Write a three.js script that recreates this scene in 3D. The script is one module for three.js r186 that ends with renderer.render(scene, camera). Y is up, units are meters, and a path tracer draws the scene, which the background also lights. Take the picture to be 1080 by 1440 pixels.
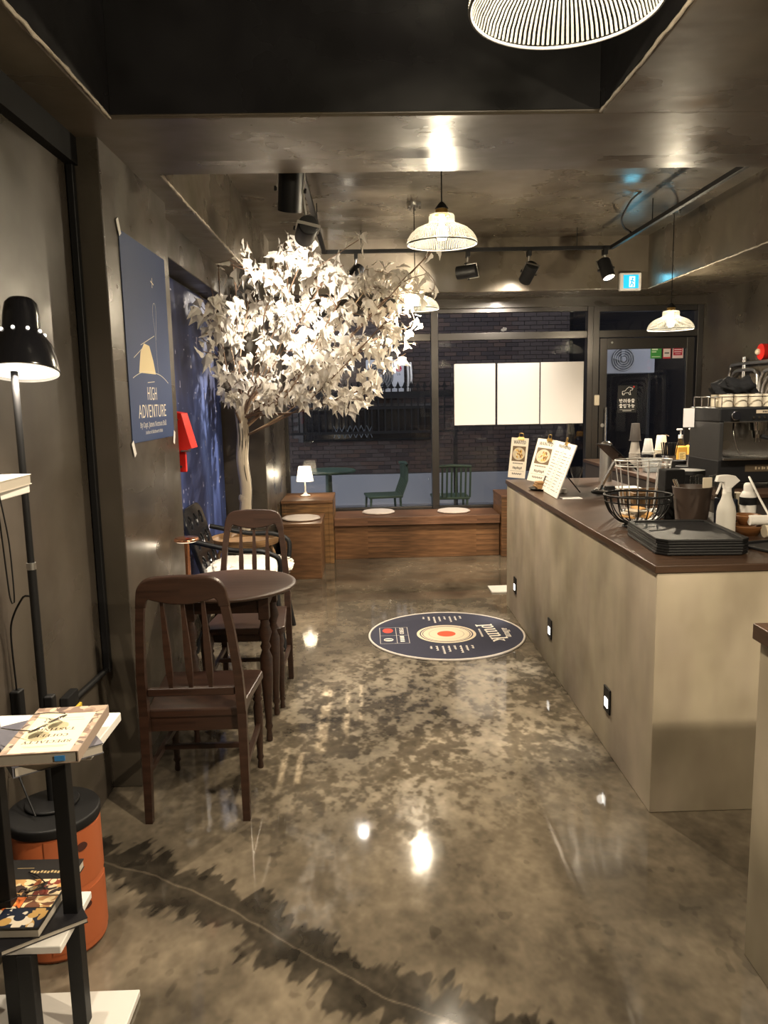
import * as THREE from 'three';
import { RoundedBoxGeometry } from 'three/addons/geometries/RoundedBoxGeometry.js';
import { mergeGeometries } from 'three/addons/utils/BufferGeometryUtils.js';

// ---------------------------------------------------------------- camera, sky, exposure
const scene = new THREE.Scene();
const FOCAL = 1083.79, EYE = new THREE.Vector3(0, 1.61, 0);
const camera = new THREE.PerspectiveCamera(2 * Math.atan(720 / FOCAL) * 180 / Math.PI, 0.75, 0.05, 100);
camera.position.copy(EYE);
camera.rotation.set(-0.146455, -0.021733, -0.0201545, 'YXZ');
camera.updateMatrixWorld(true);
const renderer = new THREE.WebGLRenderer();
renderer.toneMapping = THREE.LinearToneMapping;
renderer.toneMappingExposure = 1.0;
renderer.shadowMap.enabled = true;
scene.background = new THREE.Color().setRGB(1.55, 1.62, 1.85);   // dusk sky over the alley
const WARM = new THREE.Color().setRGB(1, 0.84, 0.62), SPOTC = new THREE.Color().setRGB(1, 0.89, 0.74);
const PENDANT_CD = 7.5, SPOT_CD = 34;

// ---------------------------------------------------------------- helpers
let seed = 12345;
const rnd = () => { seed = (seed * 1664525 + 1013904223) >>> 0; return seed / 4294967296; };
const rr = (a, b) => a + (b - a) * rnd();
const V = (x, y, z) => new THREE.Vector3(x, y, z);
function ray(px, py) { return V((px - 540) / FOCAL, -(py - 720) / FOCAL, -1).applyEuler(camera.rotation); }
function on(px, py, ax, v) { const d = ray(px, py), t = (v - EYE[ax]) / d[ax]; return EYE.clone().addScaledVector(d, t); }
function toPx(p) { const c = p.clone().sub(EYE).applyQuaternion(camera.quaternion.clone().invert()); return [540 + FOCAL * c.x / -c.z, 720 - FOCAL * c.y / -c.z]; }
const taken = {};
function numbered(n) { const k = taken[n] || 0; taken[n] = k + 1; return k ? n + '_' + String(k).padStart(3, '0') : n; }
function clean(g) { let h = g.index ? g.toNonIndexed() : g; for (const k of Object.keys(h.attributes)) if (!['position', 'normal', 'uv'].includes(k)) h.deleteAttribute(k); return h; }
function merge(gs) { if (!Array.isArray(gs)) return gs; return gs.length === 1 ? gs[0] : mergeGeometries(gs.map(clean)); }
function mk(name, gs, m, parent) { const o = new THREE.Mesh(merge(gs), m); o.name = name; o.castShadow = o.receiveShadow = true; if (parent) parent.add(o); return o; }
const part = (parent, name, gs, m) => mk(name, gs, m, parent);
function tag(o, label, category, group) { o.userData.label = label; o.userData.category = category; if (group) o.userData.group = group; return o; }
function thing(name, label, category, [x, y, z] = [0, 0, 0], turn = 0, group) { const o = new THREE.Group(); o.name = numbered(name); o.position.set(x, y, z); o.rotation.y = turn; scene.add(o); return tag(o, label, category, group); }
function solo(name, gs, m, label, category, group) { const o = mk(numbered(name), gs, m, scene); return tag(o, label, category, group); }
function struct(name, gs, m, parent) { const o = mk(parent ? name : numbered(name), gs, m, parent || scene); if (!parent) o.userData.kind = 'structure'; return o; }
function metreUV(g) { // uv in metres from the way each face points
  g = clean(g); const p = g.attributes.position, n = g.attributes.normal, uv = new Float32Array(p.count * 2);
  for (let i = 0; i < p.count; i++) {
    const ax = Math.abs(n.getX(i)), ay = Math.abs(n.getY(i)), az = Math.abs(n.getZ(i));
    const [u, v] = ay >= ax && ay >= az ? [p.getX(i), p.getZ(i)] : ax >= az ? [p.getZ(i), p.getY(i)] : [p.getX(i), p.getY(i)];
    uv[2 * i] = u; uv[2 * i + 1] = v;
  }
  g.setAttribute('uv', new THREE.BufferAttribute(uv, 2)); return g;
}
const box = (w, h, d, x = 0, y = 0, z = 0) => new THREE.BoxGeometry(w, h, d).translate(x, y, z);
const span = (x0, x1, y0, y1, z0, z1) => metreUV(box(x1 - x0, y1 - y0, z1 - z0, (x0 + x1) / 2, (y0 + y1) / 2, (z0 + z1) / 2));
const rbox = (w, h, d, x = 0, y = 0, z = 0, r = 0.004, s = 2) => metreUV(new RoundedBoxGeometry(w, h, d, s, Math.min(r, w / 2.01, h / 2.01, d / 2.01))).translate(x, y, z);
const rspan = (x0, x1, y0, y1, z0, z1, r = 0.004) => metreUV(rbox(x1 - x0, y1 - y0, z1 - z0, (x0 + x1) / 2, (y0 + y1) / 2, (z0 + z1) / 2, r));
const cyl = (r0, r1, h, x = 0, y = 0, z = 0, s = 24, open = false) => new THREE.CylinderGeometry(r1, r0, h, s, 1, open).translate(x, y + h / 2, z);   // r0 bottom, y is the base
const lathe = (pts, s = 24) => new THREE.LatheGeometry(pts.map(([r, y]) => new THREE.Vector2(r, y)), s);
const tube = (pts, r, seg, s = 8, closed = false) => new THREE.TubeGeometry(new THREE.CatmullRomCurve3(pts.map((p) => p.isVector3 ? p : V(...p)), closed, 'catmullrom', 0.4), seg || pts.length * 6, r, s, closed);
const torus = (R, r, x = 0, y = 0, z = 0, s = 40) => new THREE.TorusGeometry(R, r, 8, s).rotateX(Math.PI / 2).translate(x, y, z);
function bar(a, b, r, s = 8) { const A = V(...a), B = V(...b), d = B.clone().sub(A), g = new THREE.CylinderGeometry(r, r, d.length(), s).translate(0, d.length() / 2, 0); g.applyQuaternion(new THREE.Quaternion().setFromUnitVectors(V(0, 1, 0), d.clone().normalize())); return g.translate(A.x, A.y, A.z); }
function sweepRect(pts, w, d) { // rectangular bar along points; w across x, d across the other way
  const P = pts.map((p) => V(...p)), pos = [], ring = [];
  P.forEach((p, i) => { const t = (P[Math.min(i + 1, P.length - 1)]).clone().sub(P[Math.max(i - 1, 0)]).normalize(), sx = V(1, 0, 0), n = t.clone().cross(sx).normalize(), s = n.clone().cross(t).normalize(), W = Array.isArray(w) ? w[i] : w, D = Array.isArray(d) ? d[i] : d;
    ring.push([[-1, -1], [1, -1], [1, 1], [-1, 1]].map(([a, b]) => p.clone().addScaledVector(s, a * W / 2).addScaledVector(n, b * D / 2))); });
  const q = (a, b, c, e) => pos.push(...a.toArray(), ...b.toArray(), ...c.toArray(), ...a.toArray(), ...c.toArray(), ...e.toArray());
  for (let i = 0; i + 1 < ring.length; i++) for (let k = 0; k < 4; k++) { const l = (k + 1) % 4; q(ring[i][k], ring[i + 1][k], ring[i + 1][l], ring[i][l]); }
  const a = ring[0], b = ring[ring.length - 1]; q(a[0], a[1], a[2], a[3]); q(b[3], b[2], b[1], b[0]);
  const g = new THREE.BufferGeometry(); g.setAttribute('position', new THREE.Float32BufferAttribute(pos, 3)); g.computeVertexNormals(); return metreUV(g);
}
function plate(shape, depth, bevel = 0.002) { return new THREE.ExtrudeGeometry(shape, { depth: depth - 2 * bevel, bevelEnabled: bevel > 0, bevelSize: bevel, bevelThickness: bevel, bevelSegments: 2, curveSegments: 12 }).translate(0, 0, bevel - depth / 2); }
function roundRect(w, h, r) { const s = new THREE.Shape(), x = -w / 2, y = -h / 2; s.moveTo(x + r, y); s.lineTo(x + w - r, y); s.quadraticCurveTo(x + w, y, x + w, y + r); s.lineTo(x + w, y + h - r); s.quadraticCurveTo(x + w, y + h, x + w - r, y + h); s.lineTo(x + r, y + h); s.quadraticCurveTo(x, y + h, x, y + h - r); s.lineTo(x, y + r); s.quadraticCurveTo(x, y, x + r, y); return s; }

// ---------------------------------------------------------------- procedural textures
const LAT = 64, lat = new Float32Array(LAT * LAT); for (let i = 0; i < lat.length; i++) lat[i] = rnd();
function vn(x, y, per) { let i = Math.floor(x), j = Math.floor(y), u = x - i, v = y - j; u = u * u * (3 - 2 * u); v = v * v * (3 - 2 * v); const w = (a, b) => lat[((((b % per) + per) % per) % LAT) * LAT + ((((a % per) + per) % per) % LAT)]; const a = w(i, j), b = w(i + 1, j), c = w(i, j + 1), d = w(i + 1, j + 1); return a + (b - a) * u + (c - a) * v + (a - b - c + d) * u * v; }
function fbm(x, y, per, oct = 4) { let s = 0, a = 0.5, t = 0; for (let o = 0; o < oct; o++) { s += a * vn(x + o * 7.3, y + o * 3.1, per); t += a; x *= 2; y *= 2; a *= 0.5; per = Math.min(per * 2, LAT); } return s / t; }
function dataTex(w, h, fn, srgb = true, rep = null) {
  const d = new Uint8Array(w * h * 4), c = [0, 0, 0];
  for (let y = 0; y < h; y++) for (let x = 0; x < w; x++) { fn(x / w, y / h, c); const k = (y * w + x) * 4; for (let q = 0; q < 3; q++) d[k + q] = Math.max(0, Math.min(255, c[q] * 255)); d[k + 3] = 255; }
  const t = new THREE.DataTexture(d, w, h); t.magFilter = THREE.LinearFilter; t.minFilter = THREE.LinearFilter; t.wrapS = t.wrapT = THREE.RepeatWrapping; if (srgb) t.colorSpace = THREE.SRGBColorSpace; if (rep) t.repeat.set(...rep); t.needsUpdate = true; return t;
}
function canvasTex(w, h, draw) { const c = document.createElement('canvas'); c.width = w; c.height = h; const g = c.getContext('2d'); draw(g, w, h); const t = new THREE.CanvasTexture(c); t.colorSpace = THREE.SRGBColorSpace; return t; }
const L = (r, g, b) => new THREE.Color().setRGB(r, g, b);
const mat = (color, roughness = 0.6, o = {}) => new THREE.MeshStandardMaterial({ color, roughness, ...o });
const phys = (color, roughness, o = {}) => new THREE.MeshPhysicalMaterial({ color, roughness, ...o });
const glow = (color, k) => new THREE.MeshStandardMaterial({ color: 0x000000, roughness: 1, emissive: color, emissiveIntensity: k });

// trowelled plaster: mottled colour, smear relief and uneven gloss, one tile = 2.4 m
const plasterC = dataTex(512, 512, (u, v, c) => { const a = fbm(u * 4, v * 4, 4, 5), s = fbm(u * 15, v * 5, 5, 4), k = 0.50 + 0.5 * a + 0.2 * (s - 0.5); c[0] = k; c[1] = k * (0.985 + 0.03 * s); c[2] = k * (0.95 + 0.1 * a); }, true, [1 / 2.4, 1 / 2.4]);
const plasterB = dataTex(512, 512, (u, v, c) => { const s = fbm(u * 5, v * 20, 5, 4), f = fbm(u * 24, v * 24, 24, 3); c[0] = c[1] = c[2] = 0.1 + 0.40 * s + 0.25 * f + 0.12 * fbm(u * 60, v * 60, 60, 1) + 0.008 * (rnd() - 0.5); }, false, [1 / 2.4, 1 / 2.4]);
const plasterR = dataTex(256, 256, (u, v, c) => { const k = 0.55 + 0.9 * (fbm(u * 6, v * 9, 6, 4) - 0.35); c[0] = c[1] = c[2] = k; }, false, [1 / 1.7, 1 / 1.7]);
const plaster = (color, rough, bump = 0.004) => mat(color, rough, { map: plasterC, bumpMap: plasterB, bumpScale: bump, roughnessMap: plasterR });
const M = {};
M.wall = plaster(L(0.110, 0.092, 0.070), 0.5, 0.002);
M.ceil = plaster(L(0.190, 0.158, 0.116), 0.46, 0.0025);
M.counter = plaster(L(0.70, 0.60, 0.45), 0.85, 0.0012);
const woodC = (k) => dataTex(512, 256, (u, v, c) => { const g = fbm(u * 3, v * 40, 4, 4), w = fbm(u * 4, v * 4, 4, 3), f = fbm(u * 12, v * 60, 12, 2), q = 0.62 + k * (0.55 * (g - 0.5) + 0.35 * (w - 0.5) + 0.25 * (f - 0.5)) + 0.2; c[0] = q; c[1] = q * 0.985; c[2] = q * 0.96; }, true, [1 / 1.1, 1 / 0.55]);
const woodA = woodC(1.0), woodD = woodC(0.6);
M.ply = mat(L(0.30, 0.165, 0.068), 0.42, { map: woodC(1.7) });
M.bench = mat(L(0.26, 0.135, 0.066), 0.38, { map: woodA });
M.benchTop = mat(L(0.24, 0.125, 0.075), 0.4, { map: woodA });
M.walnut = mat(L(0.044, 0.021, 0.0135), 0.36, { map: woodD });
M.tableTop = mat(L(0.085, 0.050, 0.038), 0.42, { map: woodD });
M.worktop = mat(L(0.085, 0.048, 0.030), 0.36, { map: woodD });
M.black = phys(L(0.007, 0.007, 0.0075), 0.5, { specularIntensity: 0.6 });
M.blackGloss = mat(L(0.010, 0.010, 0.012), 0.16);
M.blackMatte = phys(L(0.009, 0.009, 0.0095), 0.85, { specularIntensity: 0.4 });
M.white = mat(L(0.72, 0.70, 0.66), 0.5);
M.paper = mat(L(0.74, 0.71, 0.69), 0.85);
M.cream = mat(L(0.62, 0.55, 0.42), 0.6);
M.steel = mat(L(0.62, 0.61, 0.59), 0.22, { metalness: 1 });
M.brushed = mat(L(0.50, 0.49, 0.47), 0.38, { metalness: 1 });
M.frame = mat(L(0.075, 0.070, 0.066), 0.32, { metalness: 0.8 });
M.chrome = mat(L(0.75, 0.74, 0.72), 0.08, { metalness: 1 });
M.brass = mat(L(0.62, 0.42, 0.14), 0.28, { metalness: 1 });
M.copper = mat(L(0.80, 0.40, 0.24), 0.22, { metalness: 1 });
M.glass = phys(L(1, 1, 1), 0, { transmission: 1, thickness: 0, ior: 1.5 });
M.clear = phys(L(0.93, 0.95, 0.95), 0.05, { transmission: 1, thickness: 0, ior: 1.45 });
M.red = mat(L(0.62, 0.018, 0.012), 0.35);
M.orange = mat(L(0.40, 0.105, 0.036), 0.42);
M.green = mat(L(0.030, 0.060, 0.040), 0.5);

// ---------------------------------------------------------------- the room
const HB = 2.6, HC = 3.10, ZW = -8.2;
const FX0 = -1.5, FXS = 5.2, FZ0 = -8.4, FZS = 11.8;
{ // polished, worn concrete floor: coat blotches, pale scuffs, strips of old tape, a dark stain along a crack
  const crack = [[120, 1205], [200, 1225], [300, 1268], [380, 1310], [450, 1352], [540, 1396], [650, 1440], [760, 1490]].map(([a, b]) => { const p = on(a, b, 'y', 0); return [p.x, p.z]; });
  const dSeg = (x, z) => { let m = 9, at = 0; for (let i = 0; i + 1 < crack.length; i++) { const [ax, az] = crack[i], [bx, bz] = crack[i + 1], dx = bx - ax, dz = bz - az, t = Math.max(0, Math.min(1, ((x - ax) * dx + (z - az) * dz) / (dx * dx + dz * dz))), q = Math.hypot(x - ax - t * dx, z - az - t * dz); if (q < m) { m = q; at = i + t; } } return [m, at]; };
  const blob = (x, z, cx, cz, rx, rz) => Math.max(0, 1 - Math.hypot((x - cx) / rx, (z - cz) / rz));
  const sm = (a, b, t) => { t = Math.max(0, Math.min(1, (t - a) / (b - a))); return t * t * (3 - 2 * t); };
  const tapes = [[-0.245, 0.030, -3.25, -4.3], [-0.13, 0.012, -3.4, -4.25], [-0.40, 0.012, -2.95, -3.5], [-0.33, 0.010, -2.75, -3.6], [-0.06, 0.008, -3.6, -4.3]];
  const field = (u, v) => {
    const x = FX0 + u * FXS, z = FZ0 + v * FZS;
    const big = fbm(x * 1.3 + 20, z * 1.1 + 20, 64, 5), mid = fbm(x * 4 + 9, z * 3.2 + 31, 64, 5), fine = fbm(x * 22 + 5, z * 18 + 11, 64, 3), chip = fbm(x * 9 + 40, z * 5 + 40, 64, 5);
    const grit = fbm(x * 47 + 3, z * 41 + 5, 64, 2);
    let k = 0.375 + 0.20 * (big - 0.5) + 0.20 * (mid - 0.5) + 0.14 * (fine - 0.5) + 0.06 * (grit - 0.5), rough = 0.045 + 0.10 * Math.max(0, mid - 0.4) + 0.05 * Math.max(0, fine - 0.5), warm = 0;
    // pale worn coat in the walkway, flaky at its edges
    const zone = Math.max(blob(x, z, 0.20, -3.75, 1.2, 1.0), 0.9 * blob(x, z, 0.45, -4.4, 0.9, 0.55), 0.5 * blob(x, z, 0, -3.0, 1.0, 0.5));
    const flake = 0.42 * fbm(x * 7 + 40 + 1.6 * mid, z * 4 + 40 + 1.6 * big, 64, 5) + 0.34 * fine + 0.24 * grit;
    const wear = sm(0.46, 0.59, flake + 0.10 * zone - 0.03) * Math.min(1, zone * 2.0);
    k += 0.155 * wear * (0.55 + 0.7 * fine); rough += 0.06 * wear; warm = wear;
    const dk = sm(0.50, 0.66, fbm(x * 2.6 + 3 + mid, z * 4.4 + 17, 64, 5) + 0.25 * (fine - 0.5)); k -= 0.055 * dk;
    for (const [tx, tw, z0, z1] of tapes) if (Math.abs(x - tx) < tw + 0.03 && z < z0 && z > z1) { const e = (1 - sm(tw * 0.5, tw + 0.012, Math.abs(x - tx) + 0.02 * (fine - 0.5))) * sm(0.38, 0.54, 0.5 * fbm(x * 20 + 7, z * 7 + 2, 64, 4) + 0.5 * fine) * sm(0, 0.25, Math.min(z0 - z, z - z1)); k += 0.24 * e; rough += 0.05 * e; }
    const [d, at] = dSeg(x + 0.05 * (fbm(x * 8 + 3, z * 8, 64, 4) - 0.5), z + 0.05 * (mid - 0.5)), w = 0.10 + 0.34 * (0.45 * fbm(x * 9 + 2, z * 7 + 8, 64, 4) + 0.55 * fbm(x * 30 + z * 18, z * 5 - x * 4 + 40, 64, 3) - 0.5);
    const st = 1 - sm(w - 0.02, w + 0.015, d); k -= 0.17 * st * (0.75 + 0.5 * mid); rough += 0.03 * st;
    const cw = 0.0016 + 0.0016 * fine; if (d < cw * 2.4) k += 0.16 * (1 - d / (cw * 2.4));
    const ch = sm(0.72, 0.78, fbm(x * 17 + 1, z * 15 + 3, 64, 3)); k -= 0.05 * ch;
    return [k, rough, warm];
  };
  const N = 2048, cd = new Uint8Array(N * N * 4), rd = new Uint8Array(N * N * 4);
  for (let j = 0; j < N; j++) for (let i = 0; i < N; i++) { const [k, r, w] = field(i / N, j / N), q = (j * N + i) * 4; cd[q] = Math.min(255, k * 266); cd[q + 1] = Math.min(255, k * (243 + 4 * w)); cd[q + 2] = Math.min(255, k * (208 + 8 * w)); cd[q + 3] = 255; rd[q] = rd[q + 1] = rd[q + 2] = Math.max(14, Math.min(255, r * 255)); rd[q + 3] = 255; }
  const mkT = (d, s) => { const t = new THREE.DataTexture(d, N, N); t.magFilter = t.minFilter = THREE.LinearFilter; if (s) t.colorSpace = THREE.SRGBColorSpace; t.needsUpdate = true; return t; };
  const floorB = dataTex(512, 512, (u, v, c) => { c[0] = c[1] = c[2] = 0.5 * fbm(u * 6, v * 6, 6, 3) + 0.2 * fbm(u * 40, v * 40, 40, 2) + 0.008 * (rnd() - 0.5); }, false, [FXS / 2, FZS / 2]);
  const g = span(FX0, FX0 + FXS, -0.12, 0, FZ0, FZ0 + FZS), p = g.attributes.position, uv = g.attributes.uv;
  for (let i = 0; i < p.count; i++) uv.setXY(i, (p.getX(i) - FX0) / FXS, (p.getZ(i) - FZ0) / FZS);
  struct('floor', g, mat(0xffffff, 1, { map: mkT(cd, true), roughnessMap: mkT(rd, false), bumpMap: floorB, bumpScale: 0.0006 }));
}
struct('wall_left', span(-1.5, -1.1, 0, 3.3, -3.2, 3.4), M.wall);
struct('pillar', rspan(-1.5, -0.98, 0, 2.62, -4.08, -3.09, 0.006), M.wall);
struct('wall_niche', span(-1.5, -1.22, 0, 2.62, -6.6, -4.0), M.wall);
struct('lintel', rspan(-1.5, -1.06, 2.40, 2.62, -6.6, -4.05, 0.008), M.wall);
struct('pillar', rspan(-1.5, -0.85, 0, 2.62, -8.36, -6.55, 0.008), M.wall);
struct('soffit', rspan(-1.5, -0.875, HB, 3.4, -8.36, 3.4, 0.012), M.ceil);
struct('beam', rspan(-1.0, 3.7, HB + 0.0006, 3.4, -3.6, -2.9, 0.012), M.ceil);
struct('soffit', rspan(0.865, 3.7, HB + 0.0012, 3.4, -2.95, 3.4, 0.012), M.ceil);
struct('beam', rspan(-1.0, 3.7, HB + 0.0006, 3.4, -8.36, -7.6, 0.012), M.ceil);
struct('beam', rspan(2.75, 3.7, HB + 0.0012, 3.4, -7.65, -3.5, 0.012), M.ceil);
struct('ceiling', span(-1.5, 3.75, HC, 3.5, -8.36, 3.4), M.ceil);
const recessM = plaster(L(0.026, 0.025, 0.027), 0.5, 0.003);   // black-painted inside of the near ceiling recess
struct('recess_lining', [span(-0.868, 0.858, HB + 0.012, HC, -2.90, -2.894), span(-0.875, -0.869, HB + 0.012, HC, -2.9, 3.2), span(0.859, 0.865, HB + 0.012, HC, -2.9, 3.2), span(-0.87, 0.86, HC - 0.006, HC, -2.9, 3.2)], recessM);
{ // chipped pale plaster along the edges of soffits and beam
  const em = mat(L(0.42, 0.37, 0.30), 0.7), edge = (a, b, n) => { const A = V(...a), B = V(...b), pts = [], rs = []; for (let i = 0; i <= n; i++) pts.push(A.clone().lerp(B, i / n).add(V(rr(-0.002, 0.002), rr(-0.002, 0.002), rr(-0.002, 0.002)))); const g = new THREE.TubeGeometry(new THREE.CatmullRomCurve3(pts), n * 2, 0.0055, 6), p = g.attributes.position; for (let i = 0; i < p.count; i++) p.setXYZ(i, p.getX(i) + rr(-0.0025, 0.0025), p.getY(i) + rr(-0.0025, 0.0025), p.getZ(i)); g.computeVertexNormals(); return g; };
  struct('trim_2', edge([-0.876, HB + 0.004, -3.6], [-0.876, HB + 0.004, -7.5], 90), em);
  struct('trim_3', edge([-0.872, HB + 0.005, -2.9], [-0.872, HB + 0.005, 0.5], 60), em);
  struct('trim_4', edge([0.862, HB + 0.005, -2.9], [0.862, HB + 0.005, 0.5], 60), em);
  struct('trim_5', edge([2.752, HB + 0.005, -7.58], [2.752, HB + 0.005, -3.7], 80), em);
}
struct('wall_right', span(3.55, 3.9, 0, 3.5, -8.36, 3.4), M.wall);
struct('wall_rear', span(-1.5, 3.9, 0, 3.5, 3.2, 3.5), M.wall);
struct('wall_front', [span(-0.9, 3.6, 2.51, 2.62, -8.36, -8.12), span(-0.9, 2.40, -0.1, 0.415, -8.36, -8.14)], M.wall);

// windows and door of dark metal frames, glass panes
function framed(name, bars, panes) {
  const g = new THREE.Group(); g.name = numbered(name); g.userData.kind = 'structure'; scene.add(g);
  for (const [x0, x1, y0, y1, d = 0.07] of bars) part(g, 'frame_bar', rspan(x0, x1, y0, y1, ZW - d / 2, ZW + d / 2, 0.004), M.frame);
  for (const [x0, x1, y0, y1] of panes) part(g, 'pane', new THREE.PlaneGeometry(x1 - x0, y1 - y0).translate((x0 + x1) / 2, (y0 + y1) / 2, ZW), M.glass);
  return g;
}
framed('window_1', [[-0.85, -0.81, 0.415, 2.515], [-0.81, 0.70, 2.465, 2.515], [-0.81, 0.70, 2.19, 2.265], [-0.81, 0.70, 0.415, 0.455]], [[-0.81, 0.70, 0.455, 2.19], [-0.81, 0.70, 2.265, 2.465]]);
framed('window_2', [[0.70, 0.775, 0.415, 2.515, 0.10], [0.775, 2.335, 2.465, 2.515], [0.775, 2.335, 2.19, 2.265], [2.335, 2.395, 0.415, 2.515, 0.10], [0.775, 2.335, 0.415, 0.455]], [[0.775, 2.335, 0.455, 2.19], [0.775, 2.335, 2.265, 2.465]]);
const door = framed('door_1', [[2.395, 2.46, 0, 2.515, 0.10], [3.49, 3.55, 0, 2.515, 0.10], [2.46, 3.49, 2.455, 2.515], [2.46, 3.49, 2.19, 2.265, 0.09], [2.475, 2.555, 0.02, 2.185, 0.045], [3.395, 3.475, 0.02, 2.185, 0.045], [2.555, 3.395, 2.07, 2.185, 0.045], [2.555, 3.395, 0.02, 0.28, 0.045]], [[2.555, 3.395, 0.28, 2.07], [2.46, 3.49, 2.265, 2.455]]);
part(door, 'pull_bar', [cyl(0.011, 0.011, 0.72, 2.535, 0.75, ZW + 0.07), bar([2.535, 0.80, ZW + 0.07], [2.535, 0.80, ZW], 0.007), bar([2.535, 1.42, ZW + 0.07], [2.535, 1.42, ZW], 0.007)], M.steel);
part(door, 'door_lock', [rbox(0.055, 0.11, 0.02, 2.44, 1.545, ZW + 0.062, 0.012), cyl(0.012, 0.012, 0.012, 0, 0, 0).rotateX(Math.PI / 2).translate(2.44, 1.54, ZW + 0.072)], M.cream);
part(door, 'keyhole', cyl(0.02, 0.02, 0.01).rotateX(Math.PI / 2).translate(2.515, 1.28, ZW + 0.023), M.brushed);
part(door, 'screw_cap', cyl(0.012, 0.012, 0.006).rotateX(Math.PI / 2).translate(2.60, 2.14, ZW + 0.023), M.steel);

// ---------------------------------------------------------------- outside the window: alley, brick building
const ZB = -12.7;
struct('alley_ground', span(-8, 12, -0.25, -0.13, -14, -8.36), mat(L(0.10, 0.10, 0.105), 0.8));
struct('brick_backing', span(-6, 9, -0.2, 7, ZB - 0.4, ZB - 0.008), mat(L(0.085, 0.082, 0.082), 0.9));
{
  const bw = new THREE.Group(); bw.name = 'wall_alley'; bw.userData.kind = 'structure'; scene.add(bw);
  const bm = [[0.060, 0.043, 0.038], [0.050, 0.038, 0.036], [0.072, 0.050, 0.042], [0.043, 0.035, 0.034]].map((c) => phys(L(...c), 0.95, { specularIntensity: 0.4 })), bg = box(0.19, 0.057, 0.03);
  const DW = [-1.02, 1.10, 0.93, 1.48], list = [];
  for (let r = 0; r < 42; r++) for (let i = -12; i < 26; i++) { const x = i * 0.2 + (r % 2) * 0.1, y = 0.42 + r * 0.067; if (x > DW[0] - 0.09 && x < DW[1] + 0.09 && y > DW[2] - 0.03 && y < DW[3] + 0.03) continue; const [px, py] = toPx(V(x, y, ZB)); let s = 0; if (px < 402 || px > 828 || py < 440 || py > 690) s = -9; if (px > 636 && px < 822 && py > 508 && py < 598) s -= 5; if (px < 560 && py < 560) s -= 4; if (px > 720) s -= 2; if (px > 560 && px < 720) s += 1; list.push([s + rnd() * 0.01, x, y]); }
  list.sort((a, b) => b[0] - a[0]);
  list.slice(0, 300).forEach(([, x, y]) => part(bw, 'brick', bg, bm[Math.floor(rnd() * 4)]).position.set(x + rr(-0.003, 0.003), y, ZB + rr(-0.002, 0.002)));
  const rest = list.slice(300), im = new THREE.InstancedMesh(bg, mat(L(0.056, 0.042, 0.038), 0.85), rest.length), m4 = new THREE.Matrix4();
  rest.forEach(([, x, y], i) => im.setMatrixAt(i, m4.makeTranslation(x, y, ZB))); im.name = 'brick_field'; im.userData.kind = 'stuff'; bw.add(im);
  part(bw, 'plinth', rspan(-6, 9, -0.15, 0.37, ZB - 0.05, ZB + 0.05), mat(L(0.24, 0.25, 0.27), 0.9));
  // dark barred window set in the bricks
  const dw = new THREE.Group(); dw.name = 'window_3'; dw.userData.kind = 'structure'; scene.add(dw);
  part(dw, 'frame', [rspan(DW[0], DW[1], DW[3] - 0.03, DW[3], ZB - 0.02, ZB + 0.03), rspan(DW[0], DW[1], DW[2], DW[2] + 0.03, ZB - 0.02, ZB + 0.05), rspan(DW[0], DW[0] + 0.03, DW[2], DW[3], ZB - 0.02, ZB + 0.03), rspan(DW[1] - 0.03, DW[1], DW[2], DW[3], ZB - 0.02, ZB + 0.03), rspan(0.02, 0.05, DW[2], DW[3], ZB - 0.02, ZB + 0.02)], M.blackMatte);
  part(dw, 'pane', box(1.0, 0.5, 0.006, -0.48, 1.205, ZB - 0.003), M.blackGloss); part(dw, 'pane', box(1.0, 0.5, 0.006, 0.56, 1.205, ZB - 0.003), M.blackGloss);
  for (let i = 0; i < 7; i++) part(dw, 'lattice_bar', [bar([-0.52 + i * 0.09, 0.98, ZB + 0.04], [-0.43 + i * 0.09, 1.18, ZB + 0.04], 0.006, 5), bar([-0.43 + i * 0.09, 0.98, ZB + 0.04], [-0.52 + i * 0.09, 1.18, ZB + 0.04], 0.006, 5)], mat(L(0.12, 0.14, 0.16), 0.6));
}
{ // iron fence with spear points
  const f = thing('iron_fence', 'black iron fence with spear points in front of brick building', 'fence', [0, 0, -12.2]);
  const sp = new THREE.Shape(); sp.moveTo(0, 0.11); sp.lineTo(0.03, 0.03); sp.lineTo(0.055, 0.02); sp.lineTo(0.03, 0); sp.lineTo(-0.03, 0); sp.lineTo(-0.055, 0.02); sp.lineTo(-0.03, 0.03); sp.closePath();
  const spg = plate(sp, 0.012, 0), pk = mergeGeometries([clean(spg.clone().translate(0, 1.76, 0)), clean(box(0.022, 0.72, 0.022, 0, 1.42, 0))]);
  for (let i = 0; i < 26; i++) part(f, 'spear_picket', pk, M.blackMatte).position.x = -1.35 + i * 0.104;
  part(f, 'rail', box(2.9, 0.10, 0.02, 0.02, 1.66, 0), M.blackMatte); part(f, 'rail', box(2.9, 0.04, 0.02, 0.02, 1.46, 0), M.blackMatte); part(f, 'rail', box(2.9, 0.04, 0.02, 0.02, 1.08, 0), M.blackMatte);
  for (const x of [-1.4, 1.42]) part(f, 'post', box(0.06, 1.95, 0.06, x, 0.85, 0), M.blackMatte);
}
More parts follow.
